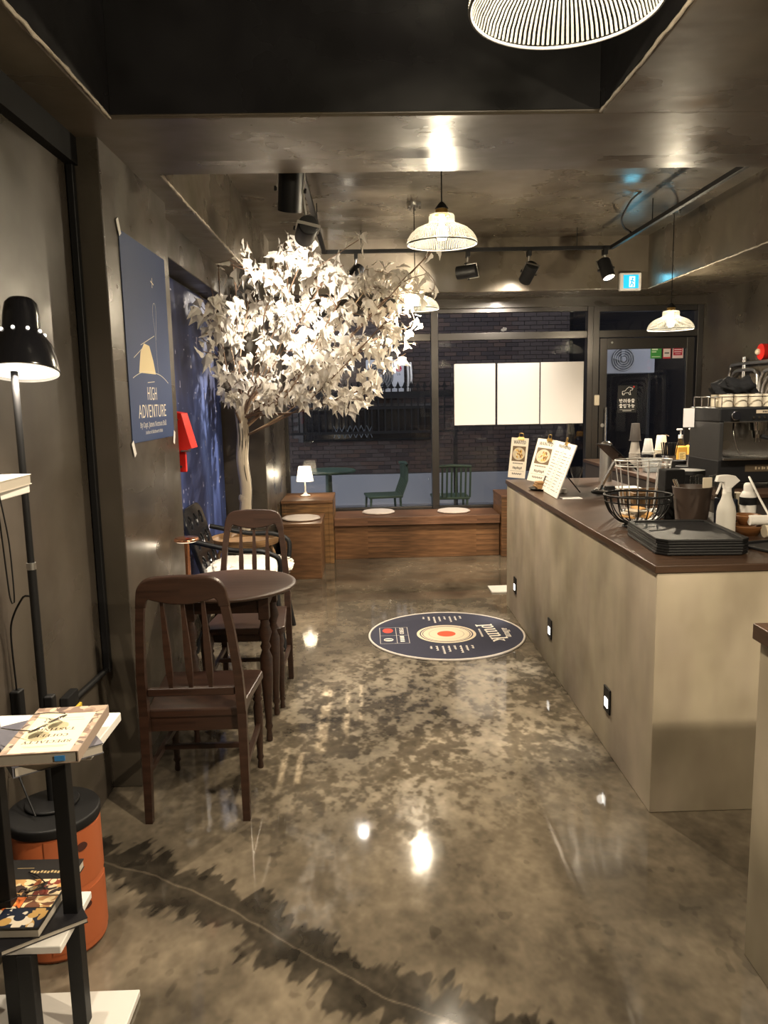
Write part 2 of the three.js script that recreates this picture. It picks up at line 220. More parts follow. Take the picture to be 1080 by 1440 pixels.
function fanUnit(name, label, x, y, z, w, h, logo) {
  const t = thing(name, label, 'air conditioner', [x, y, z]), pm = mat(logo ? L(0.45, 0.46, 0.48) : L(0.20, 0.205, 0.22), 0.6);
  part(t, 'casing', rbox(w, h, 0.25, 0, 0, 0, 0.01), pm);
  const r = h * 0.42, fx = -w * 0.15;
  part(t, 'fan_well', cyl(r, r, 0.01).rotateX(Math.PI / 2).translate(fx, 0, 0.122), mat(L(0.05, 0.055, 0.06), 0.6));
  for (let k = 0; k < 5; k++) part(t, 'fan_blade', box(r * 0.42, r * 0.8, 0.006, 0, r * 0.5, 0).rotateY(0.4).rotateZ(k * Math.PI * 0.4).translate(fx, 0, 0.137), mat(L(0.10, 0.105, 0.11), 0.5));
  for (let k = 1; k < 6; k++) part(t, 'grille_ring', new THREE.TorusGeometry(r * k / 5.4, 0.003, 4, 32).translate(fx, 0, 0.15), M.brushed);
  part(t, 'fan_hub', cyl(r * 0.17, r * 0.17, 0.012).rotateX(Math.PI / 2).translate(fx, 0, 0.146), pm);
  if (logo) part(t, 'logo', new THREE.PlaneGeometry(w * 0.24, w * 0.32).translate(w * 0.36, h * 0.17, 0.127), mat(0xffffff, 0.6, { map: canvasTex(96, 128, (g) => { g.fillStyle = '#b4b5b9'; g.fillRect(0, 0, 96, 128); g.fillStyle = '#b03048'; g.beginPath(); g.arc(48, 44, 32, 0, 7); g.fill(); g.strokeStyle = '#e8d8dc'; g.lineWidth = 4; g.beginPath(); g.arc(48, 44, 22, 0.3, 5.2); g.stroke(); g.fillStyle = '#55565c'; g.font = 'bold 32px sans-serif'; g.fillText('LG', 27, 112); }) }));
  return t;
}
{
  const a = fanUnit('outdoor_fan_unit', 'outdoor air conditioner fan unit with red round logo above spear fence', 0.33, 1.95, -12.48, 0.6, 0.52, true);
  part(a, 'bracket', box(0.5, 0.03, 0.24, 0, -0.27, -0.10), M.blackMatte);
  for (const x of [0.36, 0.41]) part(a, 'pipe', tube([[x, 0.22, 0], [x + 0.01, 0, 0.02], [x, -0.25, 0]], 0.018, 14), M.white);
  const b = fanUnit('outdoor_fan_unit', 'blue-grey outdoor fan unit seen through the glass door', 3.55, 2.06, -10.5, 0.66, 0.37, false);
  part(b, 'bracket', [box(0.04, 1.95, 0.04, -0.3, -1.16, 0), box(0.04, 1.95, 0.04, 0.3, -1.16, 0)], M.blackMatte);
  struct('wall_gate', span(3.0, 6.5, -0.15, 4, -11.4, -11.2), phys(L(0.004, 0.004, 0.005), 1, { specularIntensity: 0.1 }));
}
solo('awning_board', [rspan(-0.2, 2.1, 2.64, 2.70, -9.7, -8.365, 0.01)], mat(L(0.20, 0.24, 0.34), 0.6), 'pale blue awning board hung outside above the shop window', 'awning');
{ // green patio furniture
  const t = thing('patio_table', 'round green patio table outside the window behind small lamp', 'table', [-0.48, -0.13, -9.75]);
  part(t, 'tabletop', lathe([[0, 0.82], [0.33, 0.82], [0.345, 0.83], [0.345, 0.85], [0.33, 0.86], [0, 0.86]], 32), M.green); part(t, 'post', cyl(0.05, 0.04, 0.8), M.green); part(t, 'foot', cyl(0.22, 0.06, 0.03), M.green);
  const patio = (name, label, pos, turn, curved) => {
    const c = thing(name, label, 'chair', pos, turn);
    part(c, 'seat', rbox(0.44, 0.03, 0.42, 0, 0.55, 0, 0.01), M.green);
    for (const [x, z] of [[-0.19, -0.18], [0.19, -0.18], [-0.19, 0.18], [0.19, 0.18]]) part(c, 'leg', bar([x, 0, z * 1.15], [x, 0.55, z], 0.015), M.green);
    part(c, 'top_rail', tube([[-0.23, 0.93, -0.26], [0, 0.945, -0.29], [0.23, 0.93, -0.26]], 0.018, 16), M.green);
    for (let i = 0; i < 9; i++) { const x = -0.22 + i * 0.055; part(c, 'slat', curved ? sweepRect([[x, 0.56, -0.2], [x, 0.75, -0.27], [x, 0.93, -0.27]], 0.03, 0.01) : sweepRect([[x, 0.56, -0.2], [x, 0.93, -0.27]], 0.022, 0.012), M.green); }
  };
  patio('patio_chair', 'green patio chair seen side on with curved back', [0.20, -0.13, -9.5], -Math.PI / 2 + 0.15, true);
  patio('patio_chair', 'green patio chair with upright back slats facing the window', [1.0, -0.13, -9.25], Math.PI, false);
}

// ---------------------------------------------------------------- window bench, boxes, cushions, small lamp
{
  const b = thing('window_bench', 'long brown wooden bench below the shop window', 'bench', [0, 0, 0]);
  part(b, 'seat_board', rspan(-0.335, 1.335, 0.345, 0.43, -8.13, -7.64, 0.005), M.benchTop);
  part(b, 'front_panel', rspan(-0.335, 1.335, 0, 0.345, -7.72, -7.69, 0.003), M.bench);
  const c = thing('plywood_cabinet', 'tall plywood box cabinet carrying small white lamp', 'cabinet', [0, 0, 0]);
  part(c, 'top_board', rspan(-0.845, -0.335, 0.605, 0.635, -8.13, -7.49, 0.003), M.bench);
  part(c, 'body', [rspan(-0.84, -0.80, 0, 0.605, -8.13, -7.5, 0.002), rspan(-0.38, -0.338, 0, 0.605, -8.13, -7.5, 0.002), rspan(-0.80, -0.38, 0, 0.605, -8.1, -7.505, 0.002)], M.ply);
  const s = thing('stool_box', 'low brown wooden box stool beside plywood cabinet', 'stool', [0, 0, 0]);
  part(s, 'body', rspan(-0.79, -0.425, 0, 0.485, -7.47, -6.85, 0.003), M.bench); part(s, 'top_board', rspan(-0.80, -0.415, 0.485, 0.51, -7.48, -6.84, 0.003), M.bench);
  const e = thing('end_box', 'brown wooden end box between window bench and counter', 'box', [0, 0, 0]);
  part(e, 'body', rspan(1.345, 1.86, 0, 0.60, -8.13, -7.62, 0.003), M.bench); part(e, 'top_board', rspan(1.34, 1.865, 0.60, 0.625, -8.13, -7.615, 0.003), M.benchTop);
  const cush = (x, y, z, r, label) => { const p = [[0, 0], [r * 0.9, 0], [r, 0.008], [r * 0.985, 0.018], [r * 0.9, 0.024], [0, 0.026]]; const g = lathe(p, 28).scale(1, 1, 1); const q = g.attributes.position; for (let i = 0; i < q.count; i++) { const a = Math.atan2(q.getZ(i), q.getX(i)), k = 1 + 0.025 * Math.sin(9 * a); q.setX(i, q.getX(i) * k); q.setZ(i, q.getZ(i) * k); } g.computeVertexNormals(); const o = solo('seat_pad', g, mat(L(0.62, 0.55, 0.50), 0.95), label, 'cushion', 'round seat pads by the window'); o.position.set(x, y, z); };
  cush(0.115, 0.43, -7.95, 0.17, 'round pale seat pad on bench in line with left window'); cush(0.895, 0.43, -7.90, 0.17, 'round pale seat pad on bench beneath window with paper sheets'); cush(-0.62, 0.51, -7.12, 0.18, 'round pale seat pad on low box stool');
  const l = thing('table_lamp', 'small white table lamp with tapered shade, lit, on plywood cabinet', 'lamp', [-0.63, 0.635, -7.85]);
  part(l, 'base', lathe([[0, 0], [0.05, 0], [0.05, 0.012], [0.02, 0.022], [0.008, 0.05], [0.007, 0.17]], 24), M.white);
  part(l, 'shade', lathe([[0.088, 0.155], [0.062, 0.305]], 32), phys(L(0.9, 0.88, 0.8), 1, { transmission: 0.5, thickness: 0, emissive: L(1, 0.86, 0.6), emissiveIntensity: 0.5, side: THREE.DoubleSide }));
  part(l, 'bulb', new THREE.SphereGeometry(0.02, 12, 8).translate(0, 0.22, 0), glow(L(1, 0.85, 0.6), 1));
  const pl = new THREE.PointLight(WARM, 0.25); pl.position.set(0, 0.235, 0); pl.castShadow = true; l.add(pl);
}

// ---------------------------------------------------------------- counter and its foot lights
const HT = 0.98;
{
  solo('counter', rspan(1.065, 1.80, 0, 0.95, -5.80, -2.76, 0.004), M.counter, 'long beige plastered service counter with recessed foot lights', 'counter');
  solo('worktop', rspan(1.055, 1.82, 0.95, HT, -5.81, -2.752, 0.004), M.worktop, 'dark brown wooden worktop on the long service counter', 'worktop');
  solo('counter', rspan(1.058, 1.80, 0, 0.94, -1.994, 1.5, 0.004), M.counter, 'plastered counter across the gap from the long service counter', 'counter');
  solo('worktop', rspan(1.042, 1.82, 0.94, 0.985, -2.008, 1.5, 0.004), M.worktop, 'thick brown wooden worktop on the counter past the gap', 'worktop');
  solo('back_counter', rspan(2.15, 3.0, 0, 0.95, -7.5, -4.7, 0.004), mat(L(0.035, 0.028, 0.024), 0.5), 'dark back counter below the espresso machine', 'counter');
  solo('worktop', rspan(2.13, 3.02, 0.95, HT, -7.52, -4.68, 0.004), M.worktop, 'dark worktop carrying espresso machine and paper cups', 'worktop');
  [[-5.446, 'foot light nearest the far end of the counter'], [-4.381, 'middle foot light of the counter beside the round mat'], [-3.291, 'foot light nearest the corner of the counter end face']].forEach(([z, t]) => {
    const f = thing('foot_light', 'black recessed ' + t, 'foot light', [1.065, 0.245, z], 0, 'foot lights in the counter');
    part(f, 'faceplate', rbox(0.008, 0.115, 0.085, -0.004, 0, 0, 0.002), M.black);
    part(f, 'lens', box(0.002, 0.042, 0.042, -0.009, -0.012, 0), glow(L(1, 0.95, 0.86), 6));
    const s = new THREE.SpotLight(L(1, 0.93, 0.82), 0.5, 0, 1.1, 0.8); s.position.set(-0.02, -0.012, 0); s.target.position.set(-0.5, -0.35, 0); s.castShadow = true; f.add(s, s.target);
  });
  solo('white_board', rbox(0.30, 0.012, 0.22, 1.16, 0.006, -6.28, 0.003), M.white, 'white board lying on floor past the far counter end', 'board');
}
{ // round record mat: print read from the table side, so its top points to +x
  const t = thing('floor_mat', 'round floor mat printed like a vinyl record', 'mat', [0.52, 0, -5.08]), R = 0.53;
  part(t, 'pad', lathe([[0, 0], [R, 0], [R, 0.006], [R - 0.006, 0.009], [0, 0.009]], 72), mat(L(0.035, 0.036, 0.048), 0.95));
  part(t, 'edging', new THREE.TorusGeometry(R - 0.004, 0.008, 8, 90).rotateX(Math.PI / 2).translate(0, 0.006, 0), mat(L(0.55, 0.50, 0.45), 0.9));
  const tx = canvasTex(1024, 1024, (g) => {
    g.fillStyle = '#2f3040'; g.fillRect(0, 0, 1024, 1024); for (let i = 0; i < 9000; i++) { g.fillStyle = rnd() < 0.5 ? 'rgba(70,70,86,.25)' : 'rgba(30,30,40,.3)'; g.fillRect(rnd() * 1024, rnd() * 1024, 3, 3); }
    const ring = (r, c, w) => { g.beginPath(); g.arc(512, 512, r, 0, 7); if (w) { g.lineWidth = w; g.strokeStyle = c; g.stroke(); } else { g.fillStyle = c; g.fill(); } };
    ring(200, '#d8c9ae'); ring(160, '#4a4450', 5); ring(176, '#4a4450', 9); ring(118, '#8a7f78', 3); ring(62, '#d4573a');
    g.fillStyle = '#e4ddd0'; g.textAlign = 'center'; g.font = 'italic bold 62px serif'; g.fillText('album', 512, 122); g.font = 'bold 150px serif'; g.save(); g.translate(512, 240); g.rotate(-0.08); g.fillText('punk', 0, 0); g.restore();
    g.font = '20px sans-serif'; for (let k = 0; k < 12; k++) g.fillRect(420 + k * 15, 272, 10, 13); g.textAlign = 'left'; g.font = 'bold 21px sans-serif';
    const words = [5, 8, 11, 6, 9, 12, 7, 4];
    words.forEach((w, i) => { for (const x0 of [100, 768]) for (let k = 0; k < w; k++) g.fillRect(x0 + k * 13, 366 + i * 38, 9, 15 - (k * 7 + i) % 3 * 3); });
    g.strokeStyle = '#d8d0c4'; g.lineWidth = 3; g.strokeRect(340, 770, 350, 190); g.beginPath(); g.moveTo(340, 850); g.lineTo(690, 850); g.moveTo(520, 770); g.lineTo(520, 960); g.stroke();
    g.font = 'bold 40px sans-serif'; g.fillText('STEREO', 350, 825); g.font = 'bold 34px sans-serif'; for (let k = 0; k < 4; k++) g.fillRect(535 + k * 34, 800, 22, 28); g.fillStyle = '#d4473a'; g.beginPath(); g.ellipse(410, 905, 52, 36, 0, 0, 7); g.fill(); g.fillStyle = '#e4ddd0'; g.beginPath(); g.arc(610, 905, 32, 0, 7); g.fill(); g.fillStyle = '#2f3040'; g.fillRect(600, 880, 20, 50);
  });
  part(t, 'print', new THREE.CircleGeometry(R - 0.012, 72).rotateX(-Math.PI / 2).rotateY(-Math.PI / 2).translate(0, 0.0095, 0), mat(0xffffff, 0.95, { map: tx }));
}

// ---------------------------------------------------------------- chairs, round table, copper lamp
const turnedLeg = (h, k = 1) => lathe([[0.012, 0], [0.014, h * 0.02], [0.010, h * 0.09], [0.017, h * 0.12], [0.013, h * 0.15], [0.019 * k, h * 0.5], [0.021 * k, h * 0.68], [0.015, h * 0.74], [0.022, h * 0.77], [0.015, h * 0.80], [0.022 * k, h * 0.88], [0.017, h * 0.96], [0.02, h]], 16);
function makeChair(label, pos, turn, group) { // faces local +z
  const c = thing('dining_chair', label, 'chair', pos, turn, group), lean = 0.16, seatY = 0.445;
  const ss = new THREE.Shape(); ss.moveTo(-0.175, -0.20); ss.lineTo(0.175, -0.20); ss.lineTo(0.205, 0.19); ss.quadraticCurveTo(0.20, 0.215, 0.17, 0.215); ss.lineTo(-0.17, 0.215); ss.quadraticCurveTo(-0.20, 0.215, -0.205, 0.19); ss.closePath();
  part(c, 'seat', metreUV(plate(ss, 0.034, 0.006).rotateX(Math.PI / 2).translate(0, seatY - 0.017, 0)), M.walnut);
  part(c, 'apron', [rbox(0.34, 0.05, 0.02, 0, seatY - 0.058, 0.175, 0.002), rbox(0.34, 0.06, 0.02, 0, seatY - 0.06, -0.19, 0.002), rbox(0.02, 0.05, 0.35, -0.165, seatY - 0.058, 0, 0.002), rbox(0.02, 0.05, 0.35, 0.165, seatY - 0.058, 0, 0.002)], M.walnut);
  for (const s of [-1, 1]) {
    part(c, 'leg', turnedLeg(seatY - 0.03).translate(s * 0.183, 0, 0.195), M.walnut);
    part(c, 'leg', sweepRect([[s * 0.188, 0, -0.235], [s * 0.187, 0.22, -0.222], [s * 0.186, 0.44, -0.215]], [0.028, 0.032, 0.034], [0.028, 0.034, 0.036]), M.walnut);
    part(c, 'side_stretcher', sweepRect([[s * 0.185, 0.20, -0.215], [s * 0.183, 0.20, 0.19]], 0.018, 0.024), M.walnut);
    part(c, 'back_post', sweepRect([[s * 0.186, 0.43, -0.215], [s * 0.182, 0.60, -0.238], [s * 0.166, 0.78, -0.268], [s * 0.150, 0.90, -0.292]], [0.034, 0.032, 0.03, 0.03], [0.036, 0.030, 0.026, 0.024]), M.walnut);
  }
  part(c, 'cross_stretcher', sweepRect([[-0.18, 0.2, 0], [0.18, 0.2, 0]].map(([x, y, z]) => [x, y, z]), 0.02, 0.02), M.walnut).geometry = rbox(0.36, 0.02, 0.02, 0, 0.2, 0.0, 0.002);
  // arched crest board: round shoulders, belly hanging down in the middle
  const s = new THREE.Shape(); s.moveTo(-0.166, 0.0); s.lineTo(-0.158, 0.05); s.bezierCurveTo(-0.152, 0.085, -0.13, 0.105, -0.085, 0.108); s.quadraticCurveTo(0, 0.116, 0.085, 0.108); s.bezierCurveTo(0.13, 0.105, 0.152, 0.085, 0.158, 0.05); s.lineTo(0.166, 0); s.lineTo(0.136, 0); s.quadraticCurveTo(0.134, 0.028, 0.118, 0.034); s.quadraticCurveTo(0.06, 0.012, 0, 0.010); s.quadraticCurveTo(-0.06, 0.012, -0.118, 0.034); s.quadraticCurveTo(-0.134, 0.028, -0.136, 0); s.closePath();
  part(c, 'crest', metreUV(plate(s, 0.026, 0.005).rotateX(-lean - 0.03).translate(0, 0.878, -0.288)), M.walnut);
  part(c, 'lower_rail', rbox(0.33, 0.032, 0.022, 0, 0.525, -0.226, 0.005), M.walnut);
  for (const x of [-0.075, 0, 0.075]) part(c, 'spindle', sweepRect([[x, 0.535, -0.227], [x, 0.60, -0.238], [x, 0.70, -0.254], [x, 0.80, -0.272], [x, 0.90, -0.291]], [0.013, 0.024, 0.026, 0.018, 0.011], [0.012, 0.015, 0.015, 0.012, 0.010]), M.walnut);
  return c;
}
makeChair('dark walnut spindle-back chair with its back toward the shelf rack', [-0.683, 0, -3.04], Math.PI, 'spindle-back chairs at the round table');
makeChair('dark walnut spindle-back chair between the round table and black armchair', [-0.655, 0, -4.10], 0, 'spindle-back chairs at the round table');
{
  const t = thing('round_table', 'small round dark wood table with turned legs', 'table', [-0.665, 0, -3.66]);
  part(t, 'tabletop', metreUV(lathe([[0, 0.718], [0.295, 0.718], [0.307, 0.723], [0.312, 0.731], [0.308, 0.738], [0.29, 0.742], [0, 0.742]], 64)), M.tableTop);
  part(t, 'apron', [rbox(0.36, 0.085, 0.02, 0, 0.675, 0.155, 0.003), rbox(0.36, 0.085, 0.02, 0, 0.675, -0.155, 0.003), rbox(0.02, 0.085, 0.30, 0.17, 0.675, 0, 0.003), rbox(0.02, 0.085, 0.30, -0.17, 0.675, 0, 0.003)], M.walnut);
  for (const [x, z] of [[-1, -1], [1, -1], [-1, 1], [1, 1]]) part(t, 'leg', [turnedLeg(0.61, 1.25).scale(1.15, 1, 1.15), rbox(0.05, 0.115, 0.05, 0, 0.66, 0, 0.004)], M.walnut).position.set(x * 0.172, 0, z * 0.155);
  const l = thing('copper_lamp', 'small copper rechargeable table lamp glowing under flat disc', 'lamp', [-0.885, 0.742, -3.72]);
  part(l, 'base', lathe([[0, 0], [0.045, 0], [0.047, 0.004], [0.045, 0.010], [0.012, 0.012]], 32), M.copper);
  part(l, 'stem', cyl(0.0125, 0.0125, 0.19, 0, 0.01, 0), M.copper);
  part(l, 'disc', lathe([[0.048, 0.207], [0.058, 0.2], [0.060, 0.206], [0.056, 0.216], [0.02, 0.221], [0, 0.221]], 36), M.copper);
  part(l, 'diffuser', lathe([[0, 0.197], [0.05, 0.197], [0.057, 0.200], [0.048, 0.206], [0, 0.206]], 36), glow(L(1, 0.80, 0.55), 3));
  const pl = new THREE.PointLight(WARM, 0.12); pl.position.set(0, 0.185, 0); pl.castShadow = true; l.add(pl);
}
{ // black metal armchair by the mural, sheepskin throw, tray table
  const c = thing('armchair', 'black cast metal armchair with patterned openwork back against mural', 'armchair', [-0.86, 0, -5.12], Math.PI / 2);   // faces +x
  const pr = new THREE.Shape(); pr.moveTo(-0.24, 0); pr.lineTo(0.24, 0); pr.lineTo(0.26, 0.36); pr.quadraticCurveTo(0.25, 0.45, 0.15, 0.46); pr.lineTo(-0.15, 0.46); pr.quadraticCurveTo(-0.25, 0.45, -0.26, 0.36); pr.closePath();
  for (let k = 0; k < 9; k++) { const h = new THREE.Path(), x = -0.15 + (k % 3) * 0.15, y = 0.085 + Math.floor(k / 3) * 0.14; h.absellipse(x, y, 0.052, 0.048, 0, Math.PI * 2, true, k * 0.7); pr.holes.push(h); }
  part(c, 'back_panel', plate(pr, 0.03, 0.006).rotateX(-0.28).translate(0, 0.48, -0.20), M.blackGloss);
  part(c, 'swirl', [0, 1, 2, 3, 4, 5, 6, 7, 8].map((k) => new THREE.TorusGeometry(0.028, 0.008, 6, 18).translate(-0.15 + (k % 3) * 0.15, 0.085 + Math.floor(k / 3) * 0.14, 0).rotateX(-0.28).translate(0, 0.48, -0.20)), M.blackGloss);
  part(c, 'seat', rbox(0.54, 0.04, 0.50, 0, 0.43, 0.06, 0.015), M.black);
  for (const s of [-1, 1]) { part(c, 'arm', tube([[s * 0.30, 0.74, -0.26], [s * 0.32, 0.68, 0.0], [s * 0.33, 0.67, 0.18], [s * 0.32, 0.62, 0.29], [s * 0.30, 0.5, 0.29], [s * 0.28, 0.43, 0.24]], 0.017, 40), M.black); part(c, 'leg', tube([[s * 0.25, 0.43, 0.26], [s * 0.27, 0.2, 0.28], [s * 0.29, 0, 0.31]], 0.017, 16), M.black); part(c, 'leg', tube([[s * 0.25, 0.43, -0.15], [s * 0.27, 0.2, -0.20], [s * 0.29, 0, -0.27]], 0.017, 16), M.black); }
  const g = new THREE.SphereGeometry(1, 96, 48), p = g.attributes.position;
  for (let i = 0; i < p.count; i++) { let x = p.getX(i), y = p.getY(i), z = p.getZ(i); const k = 1 + 0.22 * (fbm(x * 9 + 20, z * 9 + y * 5 + 20, 64, 4) - 0.5) * 2; const q = (v) => Math.sign(v) * Math.pow(Math.abs(v), 0.6); p.setXYZ(i, q(x) * 0.27 * k, y * 0.055 * k, q(z) * 0.26 * k); }
  g.computeVertexNormals(); const w = solo('sheepskin', g, mat(L(0.66, 0.62, 0.56), 1), 'white fluffy sheepskin throw on the black armchair seat', 'throw'); w.position.set(-0.80, 0.50, -5.12);
  const t = thing('tray_table', 'round wooden tray table on bentwood legs before tree trunk', 'table', [-0.93, 0, -5.76]), wm = mat(L(0.34, 0.20, 0.09), 0.5, { map: woodD });
  part(t, 'tray', lathe([[0, 0.545], [0.235, 0.545], [0.25, 0.55], [0.255, 0.60], [0.245, 0.60], [0.238, 0.558], [0, 0.556]], 48), wm);
  for (let k = 0; k < 3; k++) { const a = 0.3 + k * 2.094; part(t, 'leg', tube([[Math.cos(a) * 0.15, 0.545, Math.sin(a) * 0.15], [Math.cos(a) * 0.23, 0.5, Math.sin(a) * 0.23], [Math.cos(a) * 0.25, 0.25, Math.sin(a) * 0.25], [Math.cos(a) * 0.26, 0, Math.sin(a) * 0.26]], 0.012, 24), wm); }
}

// ---------------------------------------------------------------- white-leaved tree
{
  const T = thing('artificial_tree', 'white-leaved artificial birch tree with pale trunk', 'tree', [0, 0, 0]);
  const bark = mat(0xffffff, 0.8, { map: dataTex(128, 512, (u, v, c) => { const a = fbm(u * 4, v * 24, 4, 4), b = fbm(u * 3, v * 10 + 3, 3, 3), k = a > 0.62 && b > 0.45 ? 0.32 : 0.78 + 0.2 * (b - 0.5); c[0] = k; c[1] = k * 0.94; c[2] = k * 0.84; }) });
  const twigM = mat(L(0.16, 0.10, 0.065), 0.8), tanM = mat(L(0.42, 0.30, 0.20), 0.8), F = V(-0.97, 1.36, -6.15);
  part(T, 'pot', lathe([[0, 0], [0.13, 0], [0.15, 0.25], [0.14, 0.25], [0.13, 0.2], [0, 0.2]], 28).translate(-0.985, 0, -6.12), M.blackMatte);
  part(T, 'trunk', [tube([[-0.985, 0.1, -6.12], [-0.99, 0.55, -6.12], [-0.965, 0.9, -6.15], [-0.985, 1.15, -6.15], F, [-0.99, 1.62, -6.18]], 0.048, 60, 12), new THREE.SphereGeometry(0.055, 12, 8).translate(-0.975, 0.84, -6.15).scale(1, 1, 1)], bark);
  const inEl = (x, y, [cx, cy, rx, ry]) => ((x - cx) / rx) ** 2 + ((y - cy) / ry) ** 2 < 1;
  const lobes = [[395, 475, 112, 108], [330, 440, 64, 80], [425, 385, 62, 55], [500, 450, 105, 75], [310, 395, 38, 38], [560, 420, 40, 42], [480, 545, 60, 32]];
  const okay = (p) => p.y < 3.08 && p.z > -7.5 && !(p.x < -0.88 && p.y > 2.50) && !(p.x < -0.98 && p.y > 2.30) && p.x > -1.08;
  const fit = (p) => { for (let k = 0; k < 8 && !okay(p) && p.z < -4.95; k++) p.sub(EYE).multiplyScalar(0.965).add(EYE); return p; };
  const pickP = (dz) => { for (;;) { const x = rr(268, 612), y = rr(328, 590); if (lobes.some((l) => inEl(x, y, l))) return fit(on(x, y, 'z', -6.15 + dz)); } };
  const mains = [];
  const mt = [[305, 400], [330, 350], [310, 470], [350, 420], [385, 380], [430, 350], [420, 430], [455, 395], [480, 420], [520, 400], [575, 385], [545, 450], [500, 490], [530, 540], [440, 500], [390, 480], [610, 350]];
  mt.forEach(([x, y], i) => {
    const dz = i === 16 ? 0.1 : (i % 3 - 1) * 0.30, e = on(x, y, 'z', -6.15 + dz), s = F.clone().add(V(0, rr(-0.04, 0.18), 0)), m = s.clone().lerp(e, 0.45).add(V(rr(-0.05, 0.05), -0.06 - rr(0, 0.08), rr(-0.05, 0.05)));
    const cv = new THREE.CatmullRomCurve3([s, m, e], false, 'catmullrom', 0.5); mains.push(cv);
    part(T, 'branch', [new THREE.TubeGeometry(cv, 14, 0.005, 6), new THREE.TubeGeometry(new THREE.CatmullRomCurve3([s, cv.getPoint(0.2), cv.getPoint(0.4)]), 8, 0.009, 6)], i % 3 ? twigM : tanM);
  });
  const twigs = [], leaves = [];
  for (let i = 0; i < 270; i++) {
    const e = pickP(rr(-0.42, 0.42)); if (!okay(e)) continue;
    let best = null, bd = 9; for (const c of mains) for (const t of [0.5, 0.65, 0.8, 0.95]) { const q = c.getPoint(t), d = q.distanceTo(e) + (q.y > e.y ? 0.15 : 0); if (d < bd) { bd = d; best = q; } }
    if (bd > 0.95) continue;
    const mid = best.clone().lerp(e, 0.5).add(V(0, 0.03, 0)), cv = new THREE.CatmullRomCurve3([best, mid, e]);
    twigs.push(new THREE.TubeGeometry(cv, 5, 0.003, 4));
    const n = 5 + Math.floor(rnd() * 4); for (let k = 0; k < n; k++) leaves.push(cv.getPoint(0.35 + 0.65 * (k + rnd()) / n).add(V(rr(-0.045, 0.045), rr(-0.03, 0.04), rr(-0.045, 0.045))));
  }
  // sparse sprays that stand out of the crown
  for (const pts of [[[300, 400], [285, 360], [268, 345]], [[330, 400], [330, 355], [345, 340], [352, 352]], [[300, 380], [318, 350], [342, 365]], [[560, 400], [600, 360], [618, 338]], [[590, 372], [612, 400], [600, 420]], [[440, 380], [500, 340], [515, 330]], [[545, 420], [570, 395], [600, 385]], [[280, 450], [262, 458]]]) { const v3 = pts.map(([x, y]) => on(x, y, 'z', x < 290 ? -5.9 : -5.85)); twigs.push(new THREE.TubeGeometry(new THREE.CatmullRomCurve3(v3), 10, 0.003, 4)); const cv = new THREE.CatmullRomCurve3(v3); for (let k = 0; k < 4; k++) leaves.push(cv.getPoint(0.55 + 0.15 * k).add(V(rr(-0.03, 0.03), rr(-0.03, 0.03), rr(-0.03, 0.03)))); }
  const tw = part(T, 'twigs', twigs, twigM); tw.userData.kind = 'stuff';
  const lp = [[0, 0, 0], [-0.30, 0.22, 0.10], [-0.36, 0.40, 0.13], [-0.20, 0.50, 0.07], [-0.13, 0.72, 0.04], [0, 1.05, -0.12], [0.13, 0.72, 0.04], [0.20, 0.50, 0.07], [0.36, 0.40, 0.13], [0.30, 0.22, 0.10], [0, 0.5, 0]], lf = [];
  for (let i = 0; i < 10; i++) { const a = lp[i], b = lp[(i + 1) % 10]; lf.push(...lp[10], ...b, ...a); }
  const lg = new THREE.BufferGeometry(); lg.setAttribute('position', new THREE.Float32BufferAttribute(lf, 3)); lg.setAttribute('uv', new THREE.Float32BufferAttribute(new Float32Array(60), 2)); lg.computeVertexNormals();
  const lm = phys(L(0.72, 0.68, 0.62), 0.75, { transmission: 0.25, thickness: 0, side: THREE.DoubleSide });
  const place = leaves.filter((p) => okay(p)).map((p) => { const s = rr(0.08, 0.13), q = new THREE.Quaternion().setFromEuler(new THREE.Euler(rr(1.6, 3.4), rr(-3.1, 3.1), rr(-0.9, 0.9))); return new THREE.Matrix4().compose(p, q, V(s, s, s)); });
  place.sort((a, b) => V().setFromMatrixPosition(a).distanceTo(EYE) - V().setFromMatrixPosition(b).distanceTo(EYE));
  place.slice(0, 300).forEach((m) => { const o = part(T, 'leaf', lg, lm); m.decompose(o.position, o.quaternion, o.scale); });
  const rest = place.slice(300), im = new THREE.InstancedMesh(lg, lm, rest.length); rest.forEach((m, i) => im.setMatrixAt(i, m)); im.name = 'foliage'; im.userData.kind = 'stuff'; im.castShadow = im.receiveShadow = true; T.add(im);
}

